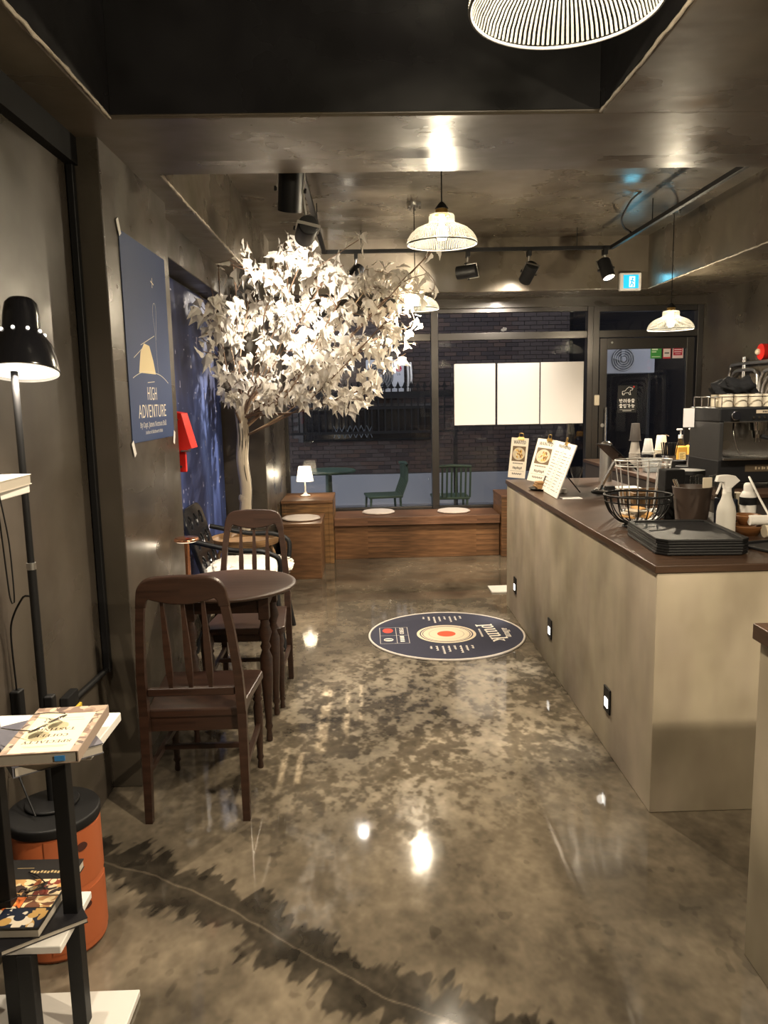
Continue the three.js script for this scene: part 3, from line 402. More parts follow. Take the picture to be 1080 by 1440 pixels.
// ---------------------------------------------------------------- left wall: poster, mural, red box, cable
{
  const p = thing('poster', 'tall navy HIGH ADVENTURE poster taped to the pillar', 'poster', [-0.98, 1.875, -3.62]);
  const tx = canvasTex(680, 856, (g) => {
    g.fillStyle = '#263c68'; g.fillRect(0, 0, 680, 856); for (let i = 0; i < 4000; i++) { g.fillStyle = rnd() < 0.5 ? 'rgba(50,72,112,.2)' : 'rgba(28,42,72,.25)'; g.fillRect(rnd() * 680, rnd() * 856, 4, 2); }
    g.strokeStyle = '#d8ccb4'; g.fillStyle = '#d8c79c'; g.lineWidth = 3; g.lineCap = 'round';
    g.beginPath(); g.moveTo(150, 560); g.lineTo(190, 470); g.lineTo(250, 430); g.lineTo(330, 436); g.lineTo(380, 500); g.lineTo(410, 560); g.closePath(); g.fill();   // plain pale mound
    g.beginPath(); g.moveTo(60, 585); g.quadraticCurveTo(240, 535, 420, 556); g.quadraticCurveTo(520, 560, 620, 596); g.moveTo(90, 500); g.lineTo(230, 450); g.moveTo(200, 440); g.lineTo(420, 385); g.moveTo(270, 600); g.lineTo(380, 594); g.stroke();
    g.lineWidth = 2; g.beginPath(); g.moveTo(455, 556); g.bezierCurveTo(440, 470, 450, 400, 430, 330); g.bezierCurveTo(380, 230, 500, 190, 470, 300); g.bezierCurveTo(465, 350, 450, 370, 455, 400); g.stroke();
    g.lineWidth = 6; g.beginPath(); g.moveTo(415, 140); g.lineTo(460, 150); g.moveTo(440, 125); g.lineTo(436, 165); g.stroke();
    g.fillStyle = '#dcd4c4'; g.textAlign = 'center'; const tt = (s, y, f, kx) => { g.save(); g.translate(330, y); g.font = f; g.scale(kx, 1); g.fillText(s, 0, 0); g.restore(); };
    tt('HIGH', 676, '78px sans-serif', 0.85); tt('ADVENTURE', 754, '78px sans-serif', 1.05); tt('By Capt. James Norman Hall', 796, '30px serif', 1.05); tt('Author of Kitchener’s Mob', 826, '20px serif', 1.1);
  });
  part(p, 'sheet', box(0.003, 0.865, 0.71, 0.002, 0, 0), mat(L(0.03, 0.045, 0.09), 0.7));
  part(p, 'print', new THREE.PlaneGeometry(0.71, 0.865).rotateY(Math.PI / 2).translate(0.0042, 0, 0), mat(0xffffff, 0.65, { map: tx }));
  for (const [y, z, a] of [[0.44, 0.36, 0.5], [-0.455, 0.35, 0.5], [-0.44, -0.345, -0.4]]) part(p, 'tape', box(0.001, 0.065, 0.03).rotateX(a).translate(0.006, y, z), M.paper);
  const mu = thing('mural', 'deep blue starry brush-stroke mural in the wall niche', 'mural', [-1.22, 1.3, -5.32]);
  const mx = dataTex(512, 512, (u, v, c) => { const a = fbm(u * 7 + 2 * fbm(u * 3, v * 3, 8, 3), v * 3 + 1.5 * fbm(u * 4 + 9, v * 4, 8, 3), 32, 5), b = fbm(u * 26, v * 7, 32, 3), s = fbm(u * 61, v * 61, 64, 1); let k = Math.max(0, (a - 0.40) * 1.5) * (0.7 + 0.6 * b); c[0] = 0.13 + 0.30 * k; c[1] = 0.17 + 0.36 * k; c[2] = 0.33 + 0.50 * k; if (s > 0.93) { c[0] = c[1] = 0.75; c[2] = 0.85; } }, true);
  part(mu, 'canvas', box(0.02, 2.16, 2.36, 0.011, 0, 0), mat(L(0.02, 0.025, 0.06), 0.7));
  part(mu, 'painting', new THREE.PlaneGeometry(2.36, 2.16).rotateY(Math.PI / 2).translate(0.022, 0, 0), mat(0xffffff, 0.55, { map: mx, bumpMap: plasterB, bumpScale: 0.003 }));
  const r = thing('red_box', 'red folded metal box fixed to the pillar edge before mural', 'wall box', [-1.0, 1.40, -4.10]);
  const rs = new THREE.Shape(); rs.moveTo(0, 0.16); rs.lineTo(0.05, 0.15); rs.lineTo(0.095, -0.03); rs.lineTo(0.0, -0.06); rs.closePath();
  part(r, 'hood', plate(rs, 0.14, 0.003).translate(-0.02, 0, -0.085), M.red); part(r, 'bracket', rbox(0.05, 0.2, 0.03, 0.01, -0.06, -0.06, 0.003), M.red); part(r, 'hinge_pin', bar([0.02, -0.045, -0.01], [0.07, -0.045, -0.01], 0.005), M.steel);
  part(r, 'screw', [cyl(0.006, 0.006, 0.004).rotateX(Math.PI / 2).translate(0.01, 0.12, -0.013), cyl(0.006, 0.006, 0.004).rotateX(Math.PI / 2).translate(0.01, -0.13, -0.043)], M.steel);
  const k = thing('cable_conduit', 'black cable conduit running down the corner beside pillar', 'conduit', [0, 0, 0]);
  part(k, 'riser', rspan(-1.097, -1.068, 0.52, 2.5, -3.086, -3.055, 0.006), M.black); part(k, 'conduit_run', bar([-1.085, 0.53, -3.09], [-1.085, 0.545, -2.72], 0.012), M.black);
  part(k, 'junction_box', rbox(0.03, 0.08, 0.10, -1.082, 0.55, -2.66, 0.005), M.blackMatte); part(k, 'yellow_tag', rbox(0.012, 0.03, 0.05, -1.065, 0.52, -2.69, 0.004), mat(L(0.7, 0.5, 0.05), 0.6));
  struct('trim_1', span(-1.1, -1.06, 2.50, HB, -3.09, 3.2), M.blackMatte);
}

// ---------------------------------------------------------------- hangul strokes (no such font here): each letter as polylines in a unit box
const JA = { 'ㄱ': [[[0.1, 0.15], [0.85, 0.15], [0.8, 0.5], [0.65, 0.95]]], 'ㄴ': [[[0.15, 0.1], [0.15, 0.85], [0.9, 0.85]]], 'ㄷ': [[[0.9, 0.15], [0.15, 0.15], [0.15, 0.85], [0.9, 0.85]]], 'ㄹ': [[[0.1, 0.1], [0.85, 0.1], [0.85, 0.48], [0.12, 0.48], [0.12, 0.88], [0.9, 0.88]]], 'ㅁ': [[[0.15, 0.12], [0.85, 0.12], [0.85, 0.88], [0.15, 0.88], [0.15, 0.12]]], 'ㅂ': [[[0.15, 0.05], [0.15, 0.9], [0.85, 0.9], [0.85, 0.05]], [[0.15, 0.48], [0.85, 0.48]]], 'ㅅ': [[[0.5, 0.05], [0.45, 0.45], [0.08, 0.92]], [[0.48, 0.4], [0.92, 0.92]]], 'ㅇ': [[...Array(13)].map((_, i) => [0.5 + 0.38 * Math.cos(i * Math.PI / 6), 0.5 + 0.4 * Math.sin(i * Math.PI / 6)])], 'ㅊ': [[[0.35, 0.02], [0.65, 0.02]], [[0.1, 0.25], [0.9, 0.25]], [[0.5, 0.25], [0.1, 0.95]], [[0.5, 0.5], [0.9, 0.95]]], 'ㅍ': [[[0.08, 0.12], [0.92, 0.12]], [[0.32, 0.12], [0.32, 0.85]], [[0.68, 0.12], [0.68, 0.85]], [[0.05, 0.87], [0.95, 0.87]]] };
const VO = { 'ㅏ': [[[0.3, 0], [0.3, 1]], [[0.3, 0.5], [0.9, 0.5]]], 'ㅕ': [[[0.75, 0], [0.75, 1]], [[0.1, 0.35], [0.75, 0.35]], [[0.1, 0.65], [0.75, 0.65]]], 'ㅣ': [[[0.5, 0], [0.5, 1]]], 'ㅔ': [[[0.5, 0.05], [0.5, 0.95]], [[0.05, 0.48], [0.5, 0.48]], [[0.92, 0], [0.92, 1]]], 'ㅗ': [[[0, 0.8], [1, 0.8]], [[0.5, 0.8], [0.5, 0.1]]], 'ㅜ': [[[0, 0.2], [1, 0.2]], [[0.5, 0.2], [0.5, 0.95]]], 'ㅡ': [[[0, 0.5], [1, 0.5]]] };
function hangul(g, list, x, y, s, lw) { // list of [lead, vowel, tail?]
  g.lineWidth = lw; g.lineJoin = 'round'; g.lineCap = 'round';
  const put = (pl, bx, by, bw, bh) => { for (const l of pl) { g.beginPath(); l.forEach(([a, b], i) => g[i ? 'lineTo' : 'moveTo'](bx + a * bw, by + b * bh)); g.stroke(); } };
  list.forEach((q, i) => { if (!q) return; const [c, v, t] = q, ox = x + i * s * 1.08, tall = 'ㅏㅕㅣㅔ'.includes(v), H = t ? 0.56 : 0.92; if (tall) { put(JA[c], ox, y, s * 0.55, s * H); put(VO[v], ox + s * 0.58, y, s * 0.36, s * (t ? 0.6 : 1)); } else { put(JA[c], ox + s * 0.15, y, s * 0.65, s * H * 0.55); put(VO[v], ox, y + s * H * 0.58, s * 0.95, s * H * 0.4); } if (t) put(JA[t], ox + s * 0.18, y + s * 0.66, s * 0.66, s * 0.34); });
}

// ---------------------------------------------------------------- left foreground: rack, books, glasses, orange drawers, lamp
{
  const r = thing('shelf_rack', 'white-boarded display rack on black square posts', 'shelf', [0, 0, 0]);
  part(r, 'base_board', rspan(-1.07, -0.653, 0.002, 0.022, -1.915, -1.30, 0.003), M.white);
  part(r, 'shelf_board', rspan(-1.07, -0.757, 0.31, 0.33, -1.90, -1.69, 0.003), M.white);
  part(r, 'shelf_board', rspan(-1.07, -0.65, 0.797, 0.82, -1.915, -1.693, 0.003), M.white);
  part(r, 'shelf_board', rspan(-1.07, -0.80, 1.405, 1.425, -1.84, -1.62, 0.003), M.white);
  for (const [x, z, h] of [[-0.769, -1.805, 0.797], [-0.93, -1.80, 1.405], [-0.845, -1.70, 0.31], [-1.04, -1.80, 1.405]]) part(r, 'post', rspan(x - 0.018, x + 0.018, 0.022, h, z - 0.018, z + 0.018, 0.002), M.black);
  const book = (name, label, [x, y, z], yaw, w, d, t, cover, page, draw, res = [256, 384], extra) => {
    const b = thing(name, label, 'book', [x, y, z], yaw);
    part(b, 'pages', box(w - 0.006, t - 0.004, d - 0.004, 0.001, t / 2, 0), page);
    part(b, 'cover', [box(w, 0.002, d, 0, 0.001, 0), box(w, 0.002, d, 0, t - 0.001, 0), box(0.003, t, d, -w / 2, t / 2, 0)], cover);
    part(b, 'cover_print', new THREE.PlaneGeometry(w, d).rotateX(-Math.PI / 2).translate(0, t + 0.0004, 0), mat(0xffffff, 0.5, { map: canvasTex(res[0], res[1], draw) }));
    if (extra) extra(b, w, d, t);
    return b;
  };
  const pageM = mat(L(0.42, 0.38, 0.32), 0.9), blot = (g, w, h, cols, n, s) => { for (let i = 0; i < n; i++) { g.fillStyle = cols[Math.floor(rnd() * cols.length)]; g.beginPath(); g.ellipse(rnd() * w, rnd() * h, s * (0.4 + rnd()), s * (0.3 + rnd() * 0.7), rnd() * 3, 0, 7); g.fill(); } };
  book('paperback', 'grey paperback lying askew beneath the coffee tasting book', [-0.765, 0.8205, -1.725], 0.62, 0.19, 0.25, 0.024, mat(L(0.10, 0.10, 0.115), 0.6), pageM, (g, w, h) => { g.fillStyle = '#5d5c66'; g.fillRect(0, 0, w, h); blot(g, w, h, ['rgba(80,80,92,.4)', 'rgba(110,108,116,.3)'], 60, 30); g.strokeStyle = '#d0ccc8'; g.lineWidth = 4; g.strokeRect(200, 300, 26, 20); });
  const tb = book('tasting_book', 'cream SPECIALTY COFFEE TASTING book with patterned border', [-0.728, 0.8455, -1.705], Math.PI + 0.07, 0.165, 0.255, 0.026, mat(L(0.30, 0.23, 0.18), 0.6), pageM, (g, w, h) => {
    g.fillStyle = '#a8917c'; g.fillRect(0, 0, w, h); blot(g, w, h, ['#7d6555', '#bfa891', '#927a68', '#c9b49c', '#5c4a40'], 160, 24); g.fillStyle = '#efe3bd'; g.fillRect(26, 8, w - 52, h - 70);
    g.fillStyle = '#4a3424'; g.textAlign = 'center'; g.font = 'bold 29px serif'; g.fillText('SPECIALTY', w / 2, 96); g.fillText('COFFEE', w / 2, 146); g.fillText('TASTING', w / 2, 196); g.fillRect(60, 44, 130, 2); g.fillRect(50, 52, 150, 2); g.fillRect(50, 260, 150, 2); g.fillRect(60, 280, 130, 2);
  }, [256, 384]);
  part(tb, 'blue_sticker', box(0.022, 0.012, 0.001, -0.045, 0.012, -0.128), mat(L(0.05, 0.25, 0.6), 0.6));
  book('cookery_magazine', 'dark magazine with spine lettering askew on the lower shelf', [-0.885, 0.3305, -1.835], 0.60, 0.20, 0.29, 0.014, mat(L(0.02, 0.02, 0.022), 0.35), pageM, (g, w, h) => { g.fillStyle = '#17161a'; g.fillRect(0, 0, w, h); g.fillStyle = '#4a4540'; g.fillRect(150, 30, 90, 180); g.fillStyle = '#c8c4be'; g.save(); g.translate(w - 34, h - 20); g.rotate(-Math.PI / 2); g.strokeStyle = '#d8d4ce'; hangul(g, [['ㅇ', 'ㅔ'], ['ㅅ', 'ㅡ'], ['ㅍ', 'ㅡ'], ['ㄹ', 'ㅔ'], ['ㅅ', 'ㅗ'], null, ['ㄱ', 'ㅔ'], ['ㅅ', 'ㅡ'], ['ㄷ', 'ㅗ']], 30, 0, 24, 3); g.restore(); });
  const ck = book('cookery_book', 'cookbook with baked food photographs under black spectacles', [-0.905, 0.3455, -1.845], -0.02, 0.195, 0.285, 0.024, mat(L(0.012, 0.011, 0.011), 0.4), pageM, (g, w, h) => {
    g.fillStyle = '#15110f'; g.fillRect(0, 0, w, h); g.fillStyle = '#1d2230'; for (const [x, y, ww, hh, c] of [[8, 120, 150, 90, ['#d8a868', '#8a4a24', '#efd8a8', '#3a2418']], [160, 120, 90, 90, ['#e0c8a0', '#7a3020', '#2a1c18', '#c89858']], [8, 220, 140, 110, ['#d87030', '#f0b060', '#3a1c10', '#e8d8b8']], [150, 215, 100, 60, ['#e8d0a0', '#6a4028', '#b08050']], [100, 280, 150, 95, ['#1c2438', '#e8dcc8', '#c8a060']]]) { g.save(); g.beginPath(); g.rect(x, y, ww, hh); g.clip(); g.fillStyle = c[0]; g.fillRect(x, y, ww, hh); g.translate(x, y); blot(g, ww, hh, c, 26, 22); g.restore(); }
    g.fillStyle = '#b8a070'; for (let i = 0; i < 10; i++) g.fillRect(96 + i * 12, 68 + (i % 3) * 2, 8, 14); g.fillRect(40, 52, 60, 3);
  });
  part(ck, 'blue_sticker', box(0.02, 0.010, 0.001, -0.01, 0.012, 0.144), mat(L(0.05, 0.25, 0.6), 0.6));
  book('paperback', 'pale book lying on the topmost rack board', [-0.90, 1.4255, -1.74], 0.05, 0.22, 0.19, 0.024, mat(L(0.55, 0.5, 0.43), 0.6), pageM, (g, w, h) => { g.fillStyle = '#d8c8b0'; g.fillRect(0, 0, w, h); g.fillStyle = '#b09a80'; g.fillRect(30, 60, 180, 6); });
  solo('hanging_cord', tube([[-0.80, 1.455, -1.68], [-0.792, 1.43, -1.655], [-0.79, 1.30, -1.66], [-0.786, 1.20, -1.66], [-0.78, 1.18, -1.66], [-0.776, 1.20, -1.66], [-0.777, 1.32, -1.66], [-0.788, 1.44, -1.655], [-0.81, 1.452, -1.70]], 0.0018, 80, 6), M.black, 'thin black cord looped over the topmost rack board', 'cord');
  const specs = (name, label, [x, y, z], yaw, lensM, wireM, rad, rw) => {
    const s = thing(name, label, 'glasses', [x, y, z], yaw);
    for (const q of [-1, 1]) { part(s, 'lens', new THREE.SphereGeometry(1, 18, 10).scale(rad, 0.002, rad * 0.92).rotateX(-0.35).translate(q * rad * 1.3, 0.014, 0), lensM); part(s, 'rim', new THREE.TorusGeometry(rad, rw, 6, 28).scale(1, 0.92, 1).rotateX(Math.PI / 2 - 0.35).translate(q * rad * 1.3, 0.014, 0), wireM); part(s, 'temple', tube([[q * rad * 2.35, 0.018, 0], [q * rad * 2.3, 0.012, -0.05], [q * rad * 1.9, 0.004, -0.10]], rw * 1.1, 16, 6), wireM); }
    part(s, 'bridge', tube([[-rad * 0.4, 0.02, 0], [0, 0.026, 0], [rad * 0.4, 0.02, 0]], rw, 10, 6), wireM);
  };
  specs('sunglasses', 'round dark-lensed sunglasses with silver wire on cream book', [-0.745, 0.872, -1.70], 1.15, mat(L(0.006, 0.006, 0.007), 0.15), M.steel, 0.022, 0.0014);
  specs('spectacles', 'thin black wire spectacles lying on the cookbook', [-0.90, 0.369, -1.82], 0.7, M.clear, M.black, 0.024, 0.0016);
  const o = thing('round_drawer_unit', 'round orange drawer unit with black lid behind the rack', 'cabinet', [-0.958, 0, -2.17]);
  part(o, 'body', lathe([[0, 0.005], [0.124, 0.005], [0.127, 0.015], [0.127, 0.39], [0, 0.39]], 48), M.orange);
  part(o, 'lid', lathe([[0, 0.39], [0.131, 0.39], [0.133, 0.396], [0.133, 0.414], [0.127, 0.422], [0, 0.42]], 48), M.black);
  for (const y of [0.03, 0.215]) { const d = part(o, 'drawer', new THREE.CylinderGeometry(0.1295, 0.1295, 0.165, 24, 1, false, 0.15, 1.75).translate(0, y + 0.085, 0), M.orange); part(d, 'finger_hole', cyl(0.017, 0.017, 0.004).scale(1, 1, 0.7).rotateX(Math.PI / 2).translate(0, y + 0.125, 0.129).rotateY(0.95), mat(L(0.05, 0.012, 0.006), 0.8)); }
  const l = thing('floor_lamp', 'black reading lamp on a pole above the orange drawers, lit', 'lamp', [-0.972, 0.422, -2.20]);
  part(l, 'base', lathe([[0, 0], [0.075, 0], [0.078, 0.004], [0.074, 0.010], [0, 0.012]], 40), M.black);
  part(l, 'pole', [cyl(0.0125, 0.0125, 0.72, 0, 0.01, 0, 14), cyl(0.010, 0.010, 0.60, 0, 0.7, 0, 14)], M.black); part(l, 'collar', cyl(0.0135, 0.0135, 0.02, 0, 0.72, 0, 14), M.brushed);
  part(l, 'switch', rbox(0.028, 0.08, 0.03, 0.02, 0.30, 0.0, 0.006), M.black);
  const sh = [[0.098, 1.28], [0.0985, 1.286], [0.092, 1.32], [0.078, 1.36], [0.055, 1.392], [0.050, 1.40], [0.048, 1.44], [0.043, 1.475], [0.034, 1.486], [0, 1.488]];
  const tilt = (g) => g.translate(0.02, -1.45, -0.03).rotateX(-0.24).rotateZ(0.04).translate(0, 1.45, 0);   // the head leans toward the room
  const shade = part(l, 'shade', tilt(lathe(sh, 48)), M.blackGloss); part(l, 'shade_lining', tilt(lathe(sh.map(([r, y]) => [Math.max(0, r - 0.002), y - 0.002]).slice(0, 7), 48)), M.white);
  for (let k = 0; k < 10; k++) { const a = k * Math.PI / 5 + 0.25; part(shade, 'vent_hole', tilt(new THREE.SphereGeometry(0.0055, 8, 6).translate(Math.cos(a) * 0.0595, 1.389, Math.sin(a) * 0.0595)), glow(L(1, 0.93, 0.82), 2)); }
  part(l, 'bulb', tilt(new THREE.SphereGeometry(0.032, 16, 12).translate(0, 1.335, 0)), glow(L(1, 0.92, 0.8), 6));
  part(l, 'diffuser', tilt(cyl(0.094, 0.094, 0.003, 0, 1.286, 0, 40)), phys(L(0.95, 0.93, 0.9), 1, { transmission: 0.6, thickness: 0, emissive: L(1, 0.92, 0.8), emissiveIntensity: 2.2 }));
  const pl = new THREE.SpotLight(L(1, 0.86, 0.68), 4, 0, 1.15, 0.5); pl.position.set(0.015, 1.27, 0.015); pl.target.position.set(0.02, 0, 0.30); pl.castShadow = true; l.add(pl, pl.target);
  solo('power_adapter', [rbox(0.03, 0.10, 0.04, -1.085, 0.70, -2.28, 0.006), tube([[-1.085, 0.75, -2.28], [-1.08, 0.95, -2.27], [-1.02, 1.05, -2.23], [-0.985, 1.06, -2.21]], 0.003, 30, 6), tube([[-1.085, 0.65, -2.28], [-1.07, 0.55, -2.2], [-0.98, 0.435, -2.1]], 0.003, 30, 6)], M.black, 'black power adapter with lead on wall behind lamp pole', 'adapter');
}

// ---------------------------------------------------------------- pendants
{
  const prof0 = [[0.195, 0], [0.1955, 0.008], [0.188, 0.030], [0.170, 0.055], [0.142, 0.078], [0.105, 0.094], [0.074, 0.103], [0.069, 0.112], [0.069, 0.140], [0.060, 0.150], [0.036, 0.155]], prof = prof0.map(([a, b]) => [a * (b < 0.145 ? 0.95 : 1), b]);
  const glassM = phys(L(0.96, 0.97, 0.94), 0, { transmission: 1, thickness: 0, ior: 1.5, side: THREE.DoubleSide });
  const ribM = phys(L(0.045, 0.043, 0.038), 0.9, { transmission: 0.6, thickness: 0, side: THREE.DoubleSide });
  const shell = lathe(prof, 64);
  const ribs = []; { const n = 110, pos = []; for (let k = 0; k < n; k++) { const a0 = (k / n) * Math.PI * 2, w = 0.52 * Math.PI * 2 / n; for (let i = 1; i + 1 < prof.length; i++) { const P = (j, a, e) => [(prof[j][0] + e) * Math.cos(a), prof[j][1], (prof[j][0] + e) * Math.sin(a)]; const A = P(i, a0, 0.0005), B = P(i, a0 + w / 2, 0.0028), C = P(i, a0 + w, 0.0005), D = P(i + 1, a0, 0.0005), E2 = P(i + 1, a0 + w / 2, 0.0028), G = P(i + 1, a0 + w, 0.0005); pos.push(...A, ...D, ...E2, ...A, ...E2, ...B, ...B, ...E2, ...G, ...B, ...G, ...C); } } const g = new THREE.BufferGeometry(); g.setAttribute('position', new THREE.Float32BufferAttribute(pos, 3)); g.setAttribute('uv', new THREE.Float32BufferAttribute(new Float32Array(pos.length / 3 * 2), 2)); g.computeVertexNormals(); ribs.push(g); }
  const pendant = (x, y, z, top, label, k = 1) => {
    const p = thing('pendant_lamp', label, 'pendant lamp', [x, y, z], 0, 'ribbed glass pendant lamps');
    part(p, 'glass_shade', shell, glassM); const rb = part(p, 'ribbing', ribs, ribM);
    part(p, 'rim', torus(0.185, 0.0035, 0, 0, 0, 64), ribM);
    part(p, 'collar', lathe([[0.036, 0.150], [0.038, 0.153], [0.034, 0.16], [0.034, 0.178], [0.028, 0.18]], 24), M.brass);
    part(p, 'socket_cap', lathe([[0.036, 0.178], [0.036, 0.182], [0.018, 0.205], [0.008, 0.215], [0, 0.216]], 24), M.blackMatte);
    part(p, 'cord', cyl(0.0035, 0.0035, top - y - 0.21, 0, 0.21, 0, 8), M.blackMatte);
    part(p, 'ceiling_rose', [cyl(0.05, 0.055, 0.025, 0, top - y - 0.025, 0, 24), ...[0, 1, 2, 3, 4, 5].map((i) => cyl(0.008, 0.008, 0.02, 0.045 * Math.cos(i), top - y - 0.045, 0.045 * Math.sin(i), 8))], M.brushed);
    part(p, 'bulb', lathe([[0, 0.018], [0.022, 0.022], [0.034, 0.045], [0.034, 0.062], [0.024, 0.085], [0.016, 0.105], [0.016, 0.15]], 20), glow(L(1, 0.86, 0.62), 7));
    const l = new THREE.SpotLight(WARM, PENDANT_CD * k * 0.7, 0, 1.36, 0.35); l.position.set(0, 0.012, 0); l.target.position.set(0, -1, 0); l.shadow.radius = 1; l.castShadow = true; p.add(l, l.target);   // the prismatic shade throws most light down
    const u = new THREE.PointLight(WARM, PENDANT_CD * k * 0.8); u.position.set(0, 0.055, 0); u.shadow.radius = 1.5; u.castShadow = true; p.add(u);
  };
  pendant(0.407, 2.355, -1.61, HC - 0.006, 'ribbed glass pendant lamp hung in the near ceiling recess');
  pendant(0.43, 2.415, -4.26, HC, 'ribbed glass pendant lamp hung just past the ceiling beam', 1.2);
  pendant(0.415, 2.30, -6.25, HC, 'ribbed glass pendant lamp partly behind the white leaves', 1.4);
  pendant(2.57, 2.131, -6.54, HC, 'ribbed glass pendant lamp over the back counter near door');
  pendant(1.6, 2.2, -0.5, HB, 'ribbed glass pendant lamp hung over the counter past the gap', 1.7);
}

// ---------------------------------------------------------------- track rails, spots, exit sign
{
  const yR = 2.92, zR = -7.2;
  const rail = (name, label, g) => solo(name, g, M.black, label, 'track rail');
  rail('track_rail', 'black lighting track along the ceiling before the window beam', [rspan(-0.36, 2.28, yR - 0.016, yR + 0.016, zR - 0.017, zR + 0.017, 0.003), ...[0.0, 0.95, 1.95].map((x) => cyl(0.004, 0.004, HC - yR, x, yR, zR, 8))]);
  rail('track_rail', 'black lighting track above counter with looped power cable', [rspan(2.248, 2.282, yR - 0.016, yR + 0.016, zR + 0.02, -3.62, 0.003), ...[-6.2, -4.6].map((z) => cyl(0.004, 0.004, HC - yR, 2.265, yR, z, 8)), tube([[2.10, HC, -6.0], [2.06, 3.06, -6.1], [2.06, 2.98, -6.3], [2.16, 2.96, -6.55], [2.25, 2.94, -6.65]], 0.008, 40), tube([[2.27, 2.93, -5.9], [2.45, 3.02, -6.2], [2.62, 3.13, -6.6]], 0.008, 30)]);
  rail('track_rail', 'black lighting track running toward the tree on the mural side', [rspan(-0.352, -0.318, yR - 0.016, yR + 0.016, zR + 0.02, -3.62, 0.003), ...[-6.2, -4.6].map((z) => cyl(0.004, 0.004, HC - yR, -0.335, yR, z, 8))]);
  const spot = (label, [x, y, z], dir, railX, railZ, k, ang = 0.45, len = 0.19, r = 0.058) => {
    const s = thing('track_spotlight', label, 'spotlight', [railX, yR - 0.016, railZ], 0, 'black track spotlights'), d = V(...dir).normalize(), c = V(x - railX, y - yR + 0.016, z - railZ), q = new THREE.Quaternion().setFromUnitVectors(V(0, -1, 0), d);
    const put = (g) => g.applyQuaternion(q).translate(c.x, c.y, c.z);
    part(s, 'adapter', rbox(0.034, 0.05, 0.09, 0, -0.025, 0, 0.004), M.black);
    part(s, 'stem', bar([0, -0.05, 0], [c.x * 0.9, c.y + 0.085, c.z * 0.9], 0.009), M.brushed);
    part(s, 'yoke', put(mergeGeometries([[r + 0.006, 1], [r + 0.006, -1]].map(([w, sg]) => clean(box(0.004, 0.11, 0.018, sg * w, 0.045, 0))).concat([clean(box(2 * r + 0.016, 0.004, 0.018, 0, 0.10, 0))]))), M.brushed);
    part(s, 'housing', put(lathe([[0, len / 2], [r * 0.86, len / 2], [r, len / 2 - 0.01], [r, -len / 2], [r - 0.004, -len / 2], [r - 0.006, -len / 2 + 0.02], [0, -len / 2 + 0.03]], 28)), M.black);
    part(s, 'knob', put(mergeGeometries([clean(cyl(0.012, 0.012, 0.014).rotateZ(Math.PI / 2).translate(-r - 0.005, 0, 0)), clean(cyl(0.012, 0.012, 0.014).rotateZ(Math.PI / 2).translate(r + 0.018, 0, 0))])), M.black);
    part(s, 'lens', put(cyl(r - 0.007, r - 0.007, 0.004, 0, -len / 2 + 0.012, 0, 28)), glow(L(1, 0.88, 0.70), 8));
    const l = new THREE.SpotLight(SPOTC, SPOT_CD * k, 0, ang, 0.6); l.position.copy(c).addScaledVector(d, len / 2 + 0.005); l.target.position.copy(c).addScaledVector(d, 2); l.shadow.radius = 1.5; l.castShadow = true; s.add(l, l.target);
  };
  spot('black track spotlight tucked behind the beam, aimed down', [-0.33, 2.60, -3.86], [-0.10, -0.9, -0.35], -0.335, -3.86, 0.6, 0.5);
  spot('black track spotlight aimed away at the white tree', [-0.31, 2.565, -4.6], [-0.20, -0.16, -0.95], -0.335, -4.6, 0.8, 0.5);
  spot('black track spotlight among the leaves shining back at the tree', [-0.06, 2.72, -7.2], [-0.45, -0.62, 0.62], -0.05, zR, 0.9, 0.6);
  spot('grey-lit track spotlight turned level along the rail', [0.954, 2.73, -7.2], [-0.86, -0.06, -0.42], 0.96, zR, 0.45, 0.7);
  spot('black track spotlight aimed down at the paper sheets', [1.513, 2.71, -7.2], [-0.22, -0.62, -0.75], 1.515, zR, 0.24, 0.85);
  spot('black track spotlight at the rail corner beside exit sign', [2.22, 2.73, -7.2], [0.18, -0.85, 0.40], 2.205, zR, 0.8, 0.6);
  spot('black track spotlight over the counter aimed at the espresso machine', [2.22, 2.72, -3.9], [0.12, -0.80, -0.62], 2.265, -3.9, 0.35, 0.6);
  const e = thing('exit_sign', 'small glowing cyan exit sign box on the beam above door', 'exit sign', [2.568, 2.667, -7.59]);
  part(e, 'case', rbox(0.205, 0.165, 0.05, 0, 0, 0.015, 0.008), M.white);
  const ex = canvasTex(160, 140, (g) => { g.fillStyle = '#19b4e0'; g.fillRect(0, 0, 160, 140); g.fillStyle = '#eafcff'; g.fillRect(60, 16, 62, 112); g.fillStyle = '#19a4d0'; g.beginPath(); g.arc(96, 38, 10, 0, 7); g.fill(); g.strokeStyle = '#19a4d0'; g.lineWidth = 11; g.lineCap = 'round'; g.beginPath(); g.moveTo(92, 52); g.lineTo(86, 82); g.lineTo(104, 98); g.lineTo(100, 120); g.moveTo(86, 82); g.lineTo(72, 110); g.moveTo(74, 62); g.lineTo(92, 56); g.lineTo(112, 72); g.stroke(); });
  part(e, 'sign_face', new THREE.PlaneGeometry(0.145, 0.125).translate(0.003, 0, 0.041), new THREE.MeshStandardMaterial({ color: 0x000000, roughness: 0.5, emissive: 0xffffff, emissiveMap: ex, emissiveIntensity: 1.6 }));
  const el = new THREE.RectAreaLight(L(0.15, 0.75, 1), 6, 0.14, 0.12); el.position.set(0, 0, 0.045); el.lookAt(V(2.568, 2.667, 0)); e.add(el); el.rotation.set(0, Math.PI, 0);
}

